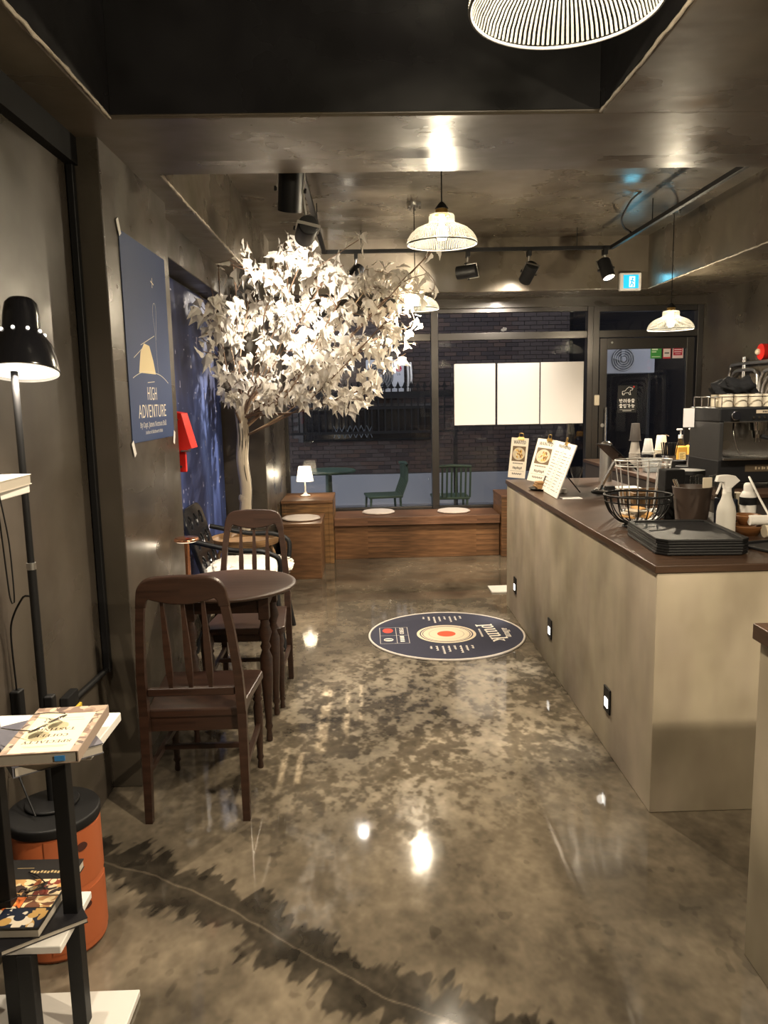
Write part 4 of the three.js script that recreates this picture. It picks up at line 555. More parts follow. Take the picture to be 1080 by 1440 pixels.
// ---------------------------------------------------------------- papers and stickers on the glass
{
  for (const [x0, y0, x1, y1, t] of [[638, 512, 697, 597, 'blank white paper sheet on the window next to the mullion'], [699, 511, 758.5, 596, 'blank white paper sheet on the window between two others'], [760, 509.5, 820, 595, 'blank white paper sheet on the window next to the door']]) { const a = on(x0, y0, 'z', ZW + 0.03), b = on(x1, y1, 'z', ZW + 0.03); solo('paper_sheet', rbox(b.x - a.x - 0.008, a.y - b.y, 0.004, (a.x + b.x) / 2, (a.y + b.y) / 2, ZW + 0.03, 0.001), M.paper, t, 'paper'); }
  const stick = (name, label, x0, y0, x1, y1, w, h, draw) => { const a = on(x0, y0, 'z', ZW + 0.006), b = on(x1, y1, 'z', ZW + 0.006); solo(name, box(b.x - a.x, a.y - b.y, 0.001, (a.x + b.x) / 2, (a.y + b.y) / 2, ZW + 0.006), mat(0xffffff, 0.6, { map: canvasTex(w, h, draw) }), label, 'sticker'); };
  stick('door_sticker', 'green sticker on the glass door pane', 915, 488, 930, 504, 64, 64, (g) => { g.fillStyle = '#3f9a45'; g.fillRect(0, 0, 64, 64); g.fillStyle = '#d8ead0'; g.fillRect(8, 10, 34, 8); g.fillRect(8, 24, 26, 6); g.fillRect(8, 52, 48, 4); });
  stick('door_sticker', 'white sticker with red edges on the glass door pane', 932.5, 488, 943, 504, 48, 64, (g) => { g.fillStyle = '#c23040'; g.fillRect(0, 0, 48, 64); g.fillStyle = '#e8dcdc'; g.fillRect(3, 10, 42, 46); g.fillStyle = '#555'; g.fillRect(10, 30, 28, 7); });
  stick('door_sticker', 'crimson sticker with white border on the glass door pane', 946, 487.5, 960.5, 503.5, 64, 64, (g) => { g.fillStyle = '#ead4d8'; g.fillRect(0, 0, 64, 64); g.fillStyle = '#b81c3c'; g.fillRect(5, 6, 54, 42); g.fillStyle = '#f0d8dc'; g.fillRect(10, 14, 44, 5); g.fillRect(10, 26, 44, 5); g.fillRect(16, 38, 32, 3); });
  stick('door_sticker', 'black pets-welcome sign with white dog and lettering on door', 869, 542, 895, 580, 260, 380, (g) => {
    g.fillStyle = '#0c0d10'; g.fillRect(0, 0, 260, 380); g.strokeStyle = '#e8e6e2'; g.lineWidth = 7; g.lineJoin = 'round';
    g.beginPath(); [[60, 120], [62, 84], [100, 78], [120, 50], [150, 24], [176, 34], [204, 46], [196, 66], [172, 70], [164, 92], [176, 130], [156, 130], [146, 104], [98, 106], [84, 132], [64, 132], [72, 110]].forEach(([a, b], i) => g[i ? 'lineTo' : 'moveTo'](a, b)); g.closePath(); g.stroke(); g.fillStyle = '#d03030'; g.beginPath(); g.arc(216, 22, 13, 0, 7); g.fill();
    hangul(g, [['ㅂ', 'ㅏ', 'ㄴ'], ['ㄹ', 'ㅕ'], ['ㄷ', 'ㅗ', 'ㅇ'], ['ㅁ', 'ㅜ', 'ㄹ']], 22, 190, 50, 8); hangul(g, [['ㅊ', 'ㅜ', 'ㄹ'], ['ㅇ', 'ㅣ', 'ㅂ'], ['ㄱ', 'ㅏ'], ['ㄴ', 'ㅡ', 'ㅇ']], 22, 260, 50, 8); g.fillStyle = '#cfcdc8'; g.fillRect(30, 334, 200, 4); g.fillRect(70, 350, 120, 8);
  });
}

// ---------------------------------------------------------------- things on the service counter
{
  // menu boards leaning on the front edge
  const board = (name, label, BL, BR, TL, w, h, draw, clips) => {
    const X = BR.clone().sub(BL), Y = TL.clone().sub(BL), W = X.length(), H = Y.length(); X.normalize(); const N = X.clone().cross(Y).normalize(); Y.copy(N).cross(X).normalize();
    const t = thing(name, label, 'menu board', BL.toArray()); t.quaternion.setFromRotationMatrix(new THREE.Matrix4().makeBasis(X, Y, N));
    part(t, 'board', box(W, H, 0.006, W / 2, H / 2, -0.003), M.paper);
    part(t, 'print', new THREE.PlaneGeometry(W, H).translate(W / 2, H / 2, 0.0005), mat(0xffffff, 0.8, { map: canvasTex(w, h, draw) }));
    for (const u of clips) { const c = part(t, 'clip', [box(0.045, 0.022, 0.02, W * u, H - 0.005, 0), tube([[W * u - 0.012, H, 0.008], [W * u - 0.014, H + 0.03, 0.012], [W * u + 0.014, H + 0.03, 0.012], [W * u + 0.012, H, 0.008]], 0.003, 16, 6)], M.brass); c.userData.label = 'gold binder clip'; }
    const back = N.clone().setY(0).normalize().multiplyScalar(-0.14), top = BL.clone().addScaledVector(X, W / 2).addScaledVector(Y, H * 0.55).addScaledVector(N, -0.006), foot = top.clone().add(back).setY(HT + 0.005), inv = t.quaternion.clone().invert(), loc = (p) => p.sub(BL).applyQuaternion(inv).toArray(); part(t, 'prop', bar(loc(top), loc(foot), 0.004, 6), M.blackMatte);
  };
  const dish = (g, x, y, w, h, a) => { g.fillStyle = '#6d5a44'; g.fillRect(x, y, w, h); g.fillStyle = '#cdbfa4'; g.beginPath(); g.ellipse(x + w / 2, y + h / 2, w * 0.46, h * 0.42, 0, 0, 7); g.fill(); for (let i = 0; i < 26; i++) { g.fillStyle = ['#d8b060', '#a87838', '#ecd8a0', '#7a5428'][i % 4]; g.beginPath(); g.ellipse(x + w / 2 + (rnd() - 0.5) * w * 0.55, y + h / 2 + (rnd() - 0.5) * h * 0.5, 14, 8, a + rnd(), 0, 7); g.fill(); } };
  const wanted = (a, p) => (g, w, h) => { g.fillStyle = '#efe6d6'; g.fillRect(0, 0, w, h); g.fillStyle = '#3a3430'; g.font = 'bold 44px sans-serif'; g.textAlign = 'center'; g.fillText('WANTED', w / 2, 60); dish(g, 30, 84, w - 60, 150, a); g.fillStyle = '#4a423c'; for (let i = 0; i < 11; i++) g.fillRect(52 + i * 14, 250, 10, 10); for (let i = 0; i < 7; i++) g.fillRect(60 + i * 20, 288 + (i % 3) * 3, 13, 22); g.fillRect(24, 330, w - 48, 2); for (let i = 0; i < 9; i++) g.fillRect(56 + i * 16, 350 + (i % 2) * 3, 10, 16); };
  board('menu_board', 'WANTED menu card with round dish picture at the counter end', on(714, 671, 'z', -5.74), on(738, 673, 'z', -5.70), on(727.5, 616, 'z', -5.78), 256, 400, wanted(0.4, '$ 3,800'), [0.55]);
  board('menu_board', 'WANTED menu card with bread dish picture between two others', on(741, 675, 'z', -5.50), on(767, 680, 'z', -5.34), on(756, 616, 'z', -5.54), 256, 400, wanted(1.2, '$ 5,000'), [0.65]);
  board('menu_board', 'tall two-column price list board leaning at the counter edge', on(758.5, 687, 'y', HT + 0.004), on(782.5, 701, 'y', HT + 0.004), on(781, 620, 'z', on(758.5, 687, 'y', HT).z - 0.02), 320, 460, (g, w, h) => { g.fillStyle = '#ece4d6'; g.fillRect(0, 0, w, h); g.fillStyle = '#4a4440'; for (let i = 0; i < 9; i++) g.fillRect(60 + i * 22, 24 + (i % 3) * 2, 15, 24); g.fillRect(w / 2 - 1, 70, 3, h - 90); for (const x of [30, 180]) for (let i = 0; i < 13; i++) { g.fillRect(x, 90 + i * 27, 40 + ((i * 37 + x) % 45), 5); g.fillRect(x + 95, 90 + i * 27, 20, 5); } g.fillStyle = '#2a2624'; g.fillRect(14, 330, 30, 110); }, [0.55]);
  const d = thing('snack_dish', 'brown crackers on small dark dish below menu cards', 'dish', [1.17, HT, -5.13]); part(d, 'dish', lathe([[0, 0], [0.06, 0], [0.08, 0.012], [0.076, 0.013], [0.055, 0.004], [0, 0.004]], 28).scale(1, 1, 1.3), M.black); for (let k = 0; k < 4; k++) part(d, 'cracker', rbox(0.07, 0.012, 0.08, rr(-0.01, 0.01), 0.014 + k * 0.012, rr(-0.02, 0.02), 0.004), mat(L(0.30, 0.17, 0.07), 0.8));
  solo('card_reader', rbox(0.08, 0.03, 0.05, 1.25, HT + 0.015, -4.92, 0.008), M.white, 'small white card reader beside the price list', 'card reader');
  solo('sticky_notes', rbox(0.12, 0.004, 0.09, 1.25, HT + 0.002, -4.66, 0.001), M.paper, 'white slip of paper lying before price list', 'paper');
  // tablet till
  const t = thing('tablet_till', 'black tablet on silver stand with round base', 'tablet', [1.555, HT, -4.90]);
  part(t, 'base', lathe([[0, 0], [0.105, 0], [0.108, 0.006], [0.10, 0.014], [0, 0.016]], 40), M.black); part(t, 'base_ring', torus(0.085, 0.006, 0, 0.017, 0, 36), M.steel);
  part(t, 'arm', sweepRect([[-0.06, 0.015, 0], [0.04, 0.20, 0]].map(([x, y]) => [0, y, x]), 0.035, 0.014).rotateY(Math.PI / 2), M.steel);
  const scr = part(t, 'tablet', rbox(0.27, 0.012, 0.19, 0, 0, 0, 0.006).rotateZ(-0.72).rotateY(0.2).translate(0.055, 0.225, 0), M.blackGloss); part(scr, 'screen', box(0.25, 0.002, 0.17, 0, 0.007, 0).rotateZ(-0.72).rotateY(0.2).translate(0.055, 0.225, 0), mat(L(0.02, 0.022, 0.026), 0.1));
  part(t, 'card_slot', rbox(0.06, 0.05, 0.04, -0.01, 0.025, 0.06, 0.005), M.black);
  const bag = new THREE.ConeGeometry(0.05, 0.14, 14, 4, true), bp = bag.attributes.position; for (let i = 0; i < bp.count; i++) { bp.setX(i, bp.getX(i) * (1 + rr(-0.15, 0.15))); bp.setZ(i, bp.getZ(i) * (1 + rr(-0.15, 0.15))); } bag.computeVertexNormals();
  solo('plastic_bag', bag.rotateX(Math.PI).translate(1.43, HT + 0.071, -5.2), M.clear, 'crumpled clear plastic bag left of the tablet', 'bag');
  solo('note_pad', rbox(0.14, 0.02, 0.18, 1.72, HT + 0.01, -4.98, 0.003), M.white, 'white note pad lying behind the tablet stand', 'note pad');
  solo('wooden_tray', [rbox(0.30, 0.012, 0.22, 1.66, HT + 0.006, -4.42, 0.003), rbox(0.30, 0.07, 0.012, 1.66, HT + 0.035, -4.31, 0.003), rbox(0.012, 0.07, 0.22, 1.516, HT + 0.035, -4.42, 0.003), rbox(0.012, 0.07, 0.22, 1.804, HT + 0.035, -4.42, 0.003), rbox(0.30, 0.07, 0.012, 1.66, HT + 0.035, -4.53, 0.003)], mat(L(0.30, 0.18, 0.085), 0.5, { map: woodD }), 'shallow wooden box tray behind the wire basket', 'tray');
  const can = thing('steel_canister', 'brushed steel canister standing behind the tablet', 'canister', [1.74, HT, -5.55]); part(can, 'body', cyl(0.045, 0.045, 0.24, 0, 0, 0, 28), M.brushed); part(can, 'lid', lathe([[0.047, 0.24], [0.047, 0.25], [0.04, 0.275], [0.02, 0.29], [0, 0.292]], 28), M.steel);
  // wire fruit basket with sachets
  const b = thing('wire_basket', 'black wire bowl basket standing beside the tray stack', 'basket', [1.285, HT, -3.60]);
  part(b, 'foot_ring', [torus(0.065, 0.005, 0, 0.005, 0), torus(0.05, 0.003, 0, 0.016, 0)], M.black); part(b, 'rim', [torus(0.155, 0.005, 0, 0.155, 0, 48), torus(0.15, 0.003, 0, 0.125, 0, 48)], M.black);
  for (let k = 0; k < 20; k++) { const a = k * Math.PI / 10, q = (r, y) => [r * Math.cos(a), y, r * Math.sin(a)]; part(b, 'wire', tube([q(0.05, 0.018), q(0.09, 0.032), q(0.128, 0.07), q(0.148, 0.115), q(0.155, 0.155)], 0.0032, 16, 5), M.black); }
  for (let k = 0; k < 9; k++) { const a = k * 0.7 + 0.2, rad = k === 0 ? 0 : 0.05; const o = solo('sugar_sachet', rbox(0.065, 0.008, 0.04, 0, 0, 0, 0.003), mat([L(0.55, 0.45, 0.32), L(0.60, 0.34, 0.12), L(0.62, 0.58, 0.5)][k % 3], 0.7), ['tan', 'orange', 'pale'][k % 3] + ' sugar sachet in the black wire basket', 'sachet', ['tan', 'orange', 'pale'][k % 3] + ' sachets in the wire basket'); o.position.set(1.285 + Math.cos(a) * rad, HT + 0.05 + 0.011 * (k % 4), -3.60 + Math.sin(a) * rad); o.rotation.set(rr(-0.3, 0.3), a, rr(-0.3, 0.3)); }
  const wireM = mat(L(0.80, 0.79, 0.77), 0.4, { metalness: 0.6 });
  const cr = thing('chrome_rack', 'chrome wire rack behind the black wire basket', 'rack', [1.47, HT, -4.05]);
  part(cr, 'hoop', [torus(0.15, 0.0035, 0, 0.28, 0, 40).scale(1, 1, 0.6), torus(0.11, 0.0035, 0, 0.005, 0, 40).scale(1, 1, 0.6), torus(0.146, 0.003, 0, 0.25, 0, 40).scale(1, 1, 0.6)], wireM); for (let k = 0; k < 16; k++) { const a = k * Math.PI / 8; part(cr, 'wire', bar([0.11 * Math.cos(a), 0.005, 0.066 * Math.sin(a)], [0.15 * Math.cos(a), 0.28, 0.09 * Math.sin(a)], 0.0028, 6), wireM); }
  const trayM = phys(L(0.008, 0.008, 0.009), 0.5, { specularIntensity: 0.45 });
  // trays, one on another
  const ts = new THREE.Shape(), hw = 0.175, hd = 0.245, cc = 0.035; [[-hw + cc, -hd], [hw - cc, -hd], [hw, -hd + cc], [hw, hd - cc], [hw - cc, hd], [-hw + cc, hd], [-hw, hd - cc], [-hw, -hd + cc]].forEach(([x, y], i) => ts[i ? 'lineTo' : 'moveTo'](x, y)); ts.closePath();
  const lipS = ts.clone(); const inner = new THREE.Path(), q = 0.018; [[-hw + cc, -hd + q], [hw - cc, -hd + q], [hw - q, -hd + cc], [hw - q, hd - cc], [hw - cc, hd - q], [-hw + cc, hd - q], [-hw + q, hd - cc], [-hw + q, -hd + cc]].forEach(([x, y], i) => inner[i ? 'lineTo' : 'moveTo'](x, y)); inner.closePath(); lipS.holes.push(inner);
  const fl = plate(ts, 0.004, 0.001).rotateX(-Math.PI / 2).scale(0.95, 1, 0.95).translate(0, 0.003, 0), lip = plate(lipS, 0.010, 0.003).rotateX(-Math.PI / 2).translate(0, 0.0075, 0);
  for (let k = 0; k < 6; k++) { const o = thing('serving_tray', ['black serving tray at the bottom of the stack on worktop', 'black serving tray second from the bottom of the stack', 'black serving tray third from the bottom of the stack', 'black serving tray third from the top of the stack', 'black serving tray second from the top of the stack', 'black serving tray on top of the stack by counter corner'][k], 'tray', [1.325 + rr(-0.003, 0.003), HT + k * 0.0105, -3.15 + rr(-0.003, 0.003)], -0.07 + rr(-0.01, 0.01), 'stacked black serving trays'); part(o, 'tray_floor', fl, trayM); part(o, 'lip', lip, M.black); }
  const sb = thing('serving_tray', 'single black serving tray lying by the wooden bowls', 'tray', [1.66, HT, -2.98], 0.3); part(sb, 'tray_floor', fl.clone().scale(0.62, 1, 0.62), trayM); part(sb, 'lip', lip.clone().scale(0.62, 1, 0.62), M.black);
  // utensil bucket
  const u = thing('utensil_bucket', 'tapered dark brown bucket on worktop behind the trays', 'bucket', [1.545, HT, -3.60]);
  part(u, 'bucket', lathe([[0, 0], [0.068, 0], [0.070, 0.004], [0.090, 0.185], [0.092, 0.188], [0.086, 0.188], [0.066, 0.01], [0, 0.01]], 40), mat(L(0.055, 0.038, 0.03), 0.4));
  const stickIn = (name, label, g, m, cat) => solo(name, g, m, label, cat);
  stickIn('tongs', 'steel tongs leaning out of the brown bucket', [bar([1.54, HT + 0.02, -3.60], [1.445, HT + 0.225, -3.58], 0.006), bar([1.54, HT + 0.02, -3.585], [1.45, HT + 0.225, -3.565], 0.006)], M.steel, 'tongs');
  stickIn('scraper', 'white scraper poking out of the brown bucket', [bar([1.56, HT + 0.02, -3.58], [1.60, HT + 0.18, -3.58], 0.006), rbox(0.045, 0.05, 0.008, 1.607, HT + 0.205, -3.58, 0.004).translate(0, 0, 0)], M.cream, 'scraper');
  const ck = thing('canister', 'black square canister with white tag beside bucket', 'canister', [1.535, HT, -3.83]); part(ck, 'body', rbox(0.10, 0.25, 0.10, 0, 0.125, 0, 0.008), M.blackMatte); part(ck, 'tag', box(0.03, 0.05, 0.002, 0.035, 0.10, 0.052), M.paper);
  const sq = thing('canister', 'low wide black canister behind the brown bucket', 'canister', [1.715, HT, -4.06]); part(sq, 'body', cyl(0.085, 0.085, 0.20, 0, 0, 0, 28), M.blackMatte); part(sq, 'lid', cyl(0.088, 0.086, 0.02, 0, 0.20, 0, 28), M.black);
  for (let k = 0; k < 4; k++) { const g = thing('drinking_glass', 'small upturned glass in the row behind bucket', 'glass', [1.64 + k * 0.047, HT, -3.80 - (k % 2) * 0.05], 0, 'glasses behind the bucket'); part(g, 'tumbler', lathe([[0.021, 0], [0.021, 0.21], [0.017, 0.215], [0, 0.216]], 20), M.clear); }
  const kb = thing('knife_block', 'dark block holding knives behind the spray bottle', 'knife block', [1.70, HT, -3.58]); part(kb, 'block', rbox(0.075, 0.13, 0.09, 0, 0.065, 0, 0.006), mat(L(0.02, 0.025, 0.04), 0.4)); for (let k = 0; k < 4; k++) part(kb, 'knife_handle', rbox(0.013, 0.11, 0.022, -0.025 + k * 0.016, 0.18, -0.02 + (k % 2) * 0.03, 0.004), M.black);
  const s = thing('spray_bottle', 'translucent white trigger spray bottle beside the tray stack', 'spray bottle', [1.565, HT, -3.29], 0.1);
  part(s, 'bottle', lathe([[0, 0], [0.036, 0], [0.040, 0.006], [0.040, 0.11], [0.036, 0.135], [0.024, 0.165], [0.019, 0.185], [0.019, 0.20], [0, 0.20]], 28), phys(L(0.78, 0.76, 0.70), 0.5, { transmission: 0.4, thickness: 0 }));
  part(s, 'collar', cyl(0.018, 0.017, 0.02, 0, 0.20, 0, 20), M.white); const tr = new THREE.Shape(); tr.moveTo(-0.05, 0.03); tr.lineTo(-0.045, 0.048); tr.quadraticCurveTo(0, 0.055, 0.03, 0.045); tr.lineTo(0.048, 0.028); tr.lineTo(0.02, 0.006); tr.lineTo(0.014, 0); tr.lineTo(-0.014, 0); tr.lineTo(-0.016, 0.026); tr.closePath();
  part(s, 'spray_head', plate(tr, 0.024, 0.004).translate(0, 0.218, 0), M.white); part(s, 'trigger', tube([[-0.03, 0.245, 0], [-0.036, 0.22, 0], [-0.048, 0.19, 0]], 0.005, 14), M.white);
  for (let k = 0; k < 2; k++) { const w = thing('wooden_bowl', k ? 'small wooden bowl on top of a larger one' : 'larger wooden bowl carrying a smaller one beside spray bottle', 'bowl', [1.68, HT + k * 0.045, -3.33]); const R = 0.075 - k * 0.018; part(w, 'bowl', lathe([[0, 0], [R * 0.6, 0], [R, 0.04], [R * 0.98, 0.045], [R * 0.9, 0.042], [R * 0.5, 0.008], [0, 0.008]], 32), mat(L(0.26, 0.115, 0.04), 0.4, { map: woodD })); }
  const hb = thing('squeeze_bottle', 'white bottle with black band behind wooden bowls', 'bottle', [1.765, HT, -3.50]); part(hb, 'body', lathe([[0, 0], [0.034, 0], [0.036, 0.005], [0.036, 0.15], [0.026, 0.17], [0.02, 0.172]], 24), M.white); part(hb, 'band', cyl(0.0375, 0.0375, 0.035, 0, 0.11, 0, 24, true), M.blackMatte); part(hb, 'cap', lathe([[0.022, 0.168], [0.022, 0.20], [0.015, 0.21], [0, 0.21]], 20), M.white);
  solo('paper_box', rbox(0.06, 0.15, 0.05, 1.765, HT + 0.075, -3.63, 0.003), M.cream, 'upright cream carton behind the spray bottle', 'carton');
  const bl = thing('hand_blender', 'white hand blender lying by the wooden bowls with lead', 'blender', [1.76, HT + 0.062, -3.27]); part(bl, 'body', cyl(0.02, 0.022, 0.16).rotateZ(Math.PI / 2).translate(0.06, 0.012, 0), M.white); part(bl, 'lead', tube([[0.0, 0.02, -0.02], [-0.03, 0.1, -0.06], [-0.05, 0.17, -0.1], [-0.02, 0.18, -0.18]], 0.005, 30), M.white); part(bl, 'jug', cyl(0.026, 0.028, 0.10).rotateZ(Math.PI / 2).translate(0.05, -0.032, 0.03), M.cream);
}

// ---------------------------------------------------------------- back counter: cups, syrups, espresso machine
{
  const cup = (m, h, r0, r1, rim) => { const g = []; g.push(lathe([[r1, 0], [r1 + 0.005, 0.001], [r1 + 0.005, 0.006], [r1, 0.008], [r0, h], [0, h]], 24)); return g; };
  const stack = (name, label, x, z, n, step, m, h = 0.11, ro = 0.045, ri = 0.031) => { for (let k = 0; k < n; k++) { const o = solo(name, cup(m, h, ri, ro), m, label, 'cup', label.replace('cup', 'cups')); o.position.set(x, HT + k * step, z); } };
  const mw = mat(L(0.35, 0.32, 0.28), 0.6), md = mat(L(0.035, 0.028, 0.024), 0.6);
  stack('paper_cup', 'grey upturned paper cup in a tall stack', 2.325, -6.62, 8, 0.016, mw); { const o = solo('paper_cup', cup(md, 0.15, 0.034, 0.047), md, 'large dark upturned paper cup topping the grey stack', 'cup'); o.position.set(2.325, HT + 8 * 0.016 + 0.096, -6.62); }
  stack('plastic_cup', 'clear upturned plastic cup in a stack', 2.455, -6.66, 14, 0.009, phys(L(0.75, 0.75, 0.72), 0.4, { transmission: 0.5, thickness: 0 }), 0.12, 0.047, 0.03);
  stack('paper_cup', 'cream upturned paper cup in a stack', 2.585, -6.70, 12, 0.012, M.cream, 0.13, 0.052, 0.038);
  for (const [x, z, h, t] of [[2.39, -6.5, 0.11, 'black cup dispenser tube between cup stacks'], [2.52, -6.52, 0.11, 'black cup dispenser tube beside cream cups']]) solo('cup_dispenser', lathe([[0, 0], [0.05, 0], [0.05, h], [0.046, h], [0.046, 0.01], [0, 0.01]], 24).translate(x, HT, z), M.blackGloss, t, 'dispenser');
  const sh = thing('straw_jar', 'clear jar full of black straws', 'jar', [2.49, HT, -6.28]); part(sh, 'jar', lathe([[0, 0], [0.055, 0], [0.058, 0.12], [0.055, 0.12], [0.052, 0.005], [0, 0.005]], 24), M.steel);
  for (let k = 0; k < 30; k++) { const a = k * 2.4, r = 0.045 * Math.sqrt((k + 0.5) / 30); solo('straw', bar([2.49 + r * 0.8 * Math.cos(a), HT + 0.01, -6.28 + r * 0.8 * Math.sin(a)], [2.49 + r * 1.5 * Math.cos(a), HT + 0.225, -6.28 + r * 1.5 * Math.sin(a)], 0.004, 6), M.blackMatte, 'black drinking straw standing in the steel jar', 'straw', 'black straws in the jar'); }
  solo('ice_bin', lathe([[0, 0], [0.07, 0], [0.085, 0.1], [0.082, 0.1], [0.068, 0.006], [0, 0.006]], 4).rotateY(Math.PI / 4).scale(1.15, 1, 0.8).translate(2.30, HT, -6.15), phys(L(0.6, 0.62, 0.62), 0.5, { transmission: 0.4, thickness: 0 }), 'frosted rectangular tub before the cup stacks', 'tub');
  for (const [x, z, t] of [[2.86, -6.70, 'amber syrup pump bottle beside the straw jar'], [2.73, -6.64, 'amber syrup pump bottle nearer the glass jug']]) { const p = thing('pump_bottle', t, 'pump bottle', [x, HT, z]); part(p, 'bottle', rbox(0.088, 0.17, 0.088, 0, 0.085, 0, 0.012), mat(L(0.78, 0.42, 0.08), 0.25)); part(p, 'shoulder', lathe([[0.044, 0.17], [0.02, 0.215], [0.018, 0.24], [0, 0.24]], 20), M.clear); part(p, 'pump', [cyl(0.02, 0.02, 0.03, 0, 0.235, 0, 16), cyl(0.006, 0.006, 0.05, 0, 0.26, 0, 8), rbox(0.05, 0.014, 0.02, -0.01, 0.312, 0, 0.005)], M.white); part(p, 'label', new THREE.PlaneGeometry(0.06, 0.07).translate(0, 0.085, 0.0455), mat(0xffffff, 0.6, { map: canvasTex(64, 72, (g) => { g.fillStyle = '#f0d890'; g.fillRect(0, 0, 64, 72); g.fillStyle = '#7a5020'; for (let i = 0; i < 5; i++) g.fillRect(10, 12 + i * 11, 44 - (i % 2) * 12, 4); }) })); }
  const dt = thing('drip_kettle', 'chrome swan-neck kettle behind the straws', 'kettle', [2.62, HT, -6.98]); part(dt, 'body', lathe([[0, 0], [0.06, 0], [0.05, 0.1], [0.035, 0.12], [0, 0.13]], 24), M.chrome); part(dt, 'spout', tube([[0.05, 0.03, 0], [0.09, 0.1, 0], [0.08, 0.2, 0], [0.11, 0.25, 0], [0.14, 0.24, 0]], 0.006, 30), M.chrome);
  for (const [x, z, r, h, t] of [[2.35, -5.75, 0.06, 0.12, 'black knock box before the straw jar'], [2.30, -5.5, 0.065, 0.10, 'black canister beside the knock box'], [2.20, -5.25, 0.05, 0.09, 'small black tamper stand next to the machine']]) { const o = thing('knock_box', t, 'canister', [x, HT, z]); part(o, 'body', cyl(r, r, h, 0, 0, 0, 28), M.blackMatte); part(o, 'rim', torus(r - 0.003, 0.005, 0, h, 0, 32), M.black); }
  const mj = thing('milk_jug', 'small steel milk jug beside the pump bottles', 'jug', [2.72, HT, -6.40]); part(mj, 'body', lathe([[0, 0], [0.045, 0], [0.048, 0.03], [0.036, 0.09], [0.04, 0.11], [0.037, 0.11], [0.033, 0.09], [0, 0.02]], 24), M.steel); part(mj, 'handle', tube([[0.036, 0.095, 0], [0.075, 0.085, 0], [0.07, 0.03, 0], [0.045, 0.025, 0]], 0.005, 20), M.steel);

  const e = thing('espresso_machine', 'black and steel two-group espresso machine on back counter', 'espresso machine', [2.27, HT, -4.92]);   // left front bottom corner, faces +z
  const dk = mat(L(0.022, 0.021, 0.020), 0.45), W = 0.78;
  part(e, 'base', [rbox(W, 0.15, 0.46, W / 2, 0.115, -0.23, 0.008), ...[0.05, W - 0.05].flatMap((x) => [-0.05, -0.4].map((z) => cyl(0.02, 0.02, 0.04, x, 0, z, 14)))], M.black);
  part(e, 'lettering', new THREE.PlaneGeometry(0.30, 0.045).translate(0.33, 0.135, 0.0015), mat(0xffffff, 0.4, { map: canvasTex(320, 48, (g) => { g.fillStyle = '#4a3f30'; g.fillRect(0, 0, 320, 48); g.fillStyle = '#9a8a70'; for (let i = 0; i < 9; i++) g.fillRect(70 + i * 20 + (i % 3) * 3, 14 + (i % 2) * 4, 11, 20 - (i % 2) * 6); }) }));
  part(e, 'drip_tray', [rbox(W - 0.04, 0.016, 0.22, W / 2, 0.198, -0.08, 0.004), ...[...Array(12)].map((_, i) => box(0.004, 0.006, 0.19, 0.08 + i * 0.055, 0.209, -0.08))], M.steel);
  part(e, 'side_panel', rbox(0.03, 0.25, 0.455, 0.017, 0.308, -0.23, 0.006), dk); part(e, 'side_panel', rbox(0.03, 0.25, 0.455, W - 0.017, 0.308, -0.23, 0.006), dk);
  part(e, 'splash_plate', box(W - 0.06, 0.24, 0.01, W / 2, 0.32, -0.20), M.steel);
  part(e, 'upper_panel', rbox(W, 0.095, 0.47, W / 2, 0.48, -0.235, 0.012), M.black);
  part(e, 'trim_strip', rbox(W - 0.06, 0.008, 0.008, W / 2, 0.434, 0.0, 0.002), M.steel);
  part(e, 'name_plate', new THREE.PlaneGeometry(0.21, 0.022).translate(0.34, 0.498, 0.0025), mat(0xffffff, 0.5, { map: canvasTex(240, 26, (g) => { g.fillStyle = '#b8a890'; g.fillRect(0, 0, 240, 26); g.fillStyle = '#3a342c'; for (let i = 0; i < 5; i++) { g.fillRect(48 + i * 13, 7, 9, 13); g.fillRect(172 + i * 11, 9 + (i % 2) * 2, 7, 10); } }) }));
  for (const x of [0.10, 0.46, 0.68]) { const k = part(e, 'steam_knob', cyl(0.028, 0.026, 0.03, 0, 0, 0, 20).rotateX(Math.PI / 2).translate(x, 0.475, 0.0), M.blackGloss); part(k, 'knob_ring', new THREE.TorusGeometry(0.027, 0.003, 6, 24).translate(x, 0.475, 0.016), M.chrome); }
  for (let i = 0; i < 5; i++) part(e, 'button', cyl(0.008, 0.008, 0.006, 0, 0, 0, 12).rotateX(Math.PI / 2).translate(0.22 + i * 0.035, 0.462, 0.001), M.chrome);
  for (const x of [0.30, 0.60]) { part(e, 'group_head', [cyl(0.055, 0.062, 0.07, x, 0.375, -0.09, 28), cyl(0.04, 0.04, 0.03, x, 0.35, -0.09, 24)], M.chrome); const p = part(e, 'portafilter', [cyl(0.036, 0.038, 0.03, x, 0.325, -0.09, 24), cyl(0.008, 0.008, 0.03, x - 0.012, 0.298, -0.09, 10), cyl(0.008, 0.008, 0.03, x + 0.012, 0.298, -0.09, 10)], M.chrome); part(p, 'handle', bar([x + 0.01, 0.335, -0.05], [x + 0.06, 0.31, 0.07], 0.014, 12), M.black); }
  part(e, 'steam_wand', tube([[0.12, 0.43, -0.06], [0.11, 0.36, -0.03], [0.13, 0.27, -0.02], [0.15, 0.23, -0.01]], 0.006, 24), M.chrome); part(e, 'steam_wand', tube([[0.70, 0.43, -0.06], [0.71, 0.36, -0.03], [0.69, 0.27, -0.02]], 0.006, 24), M.chrome);
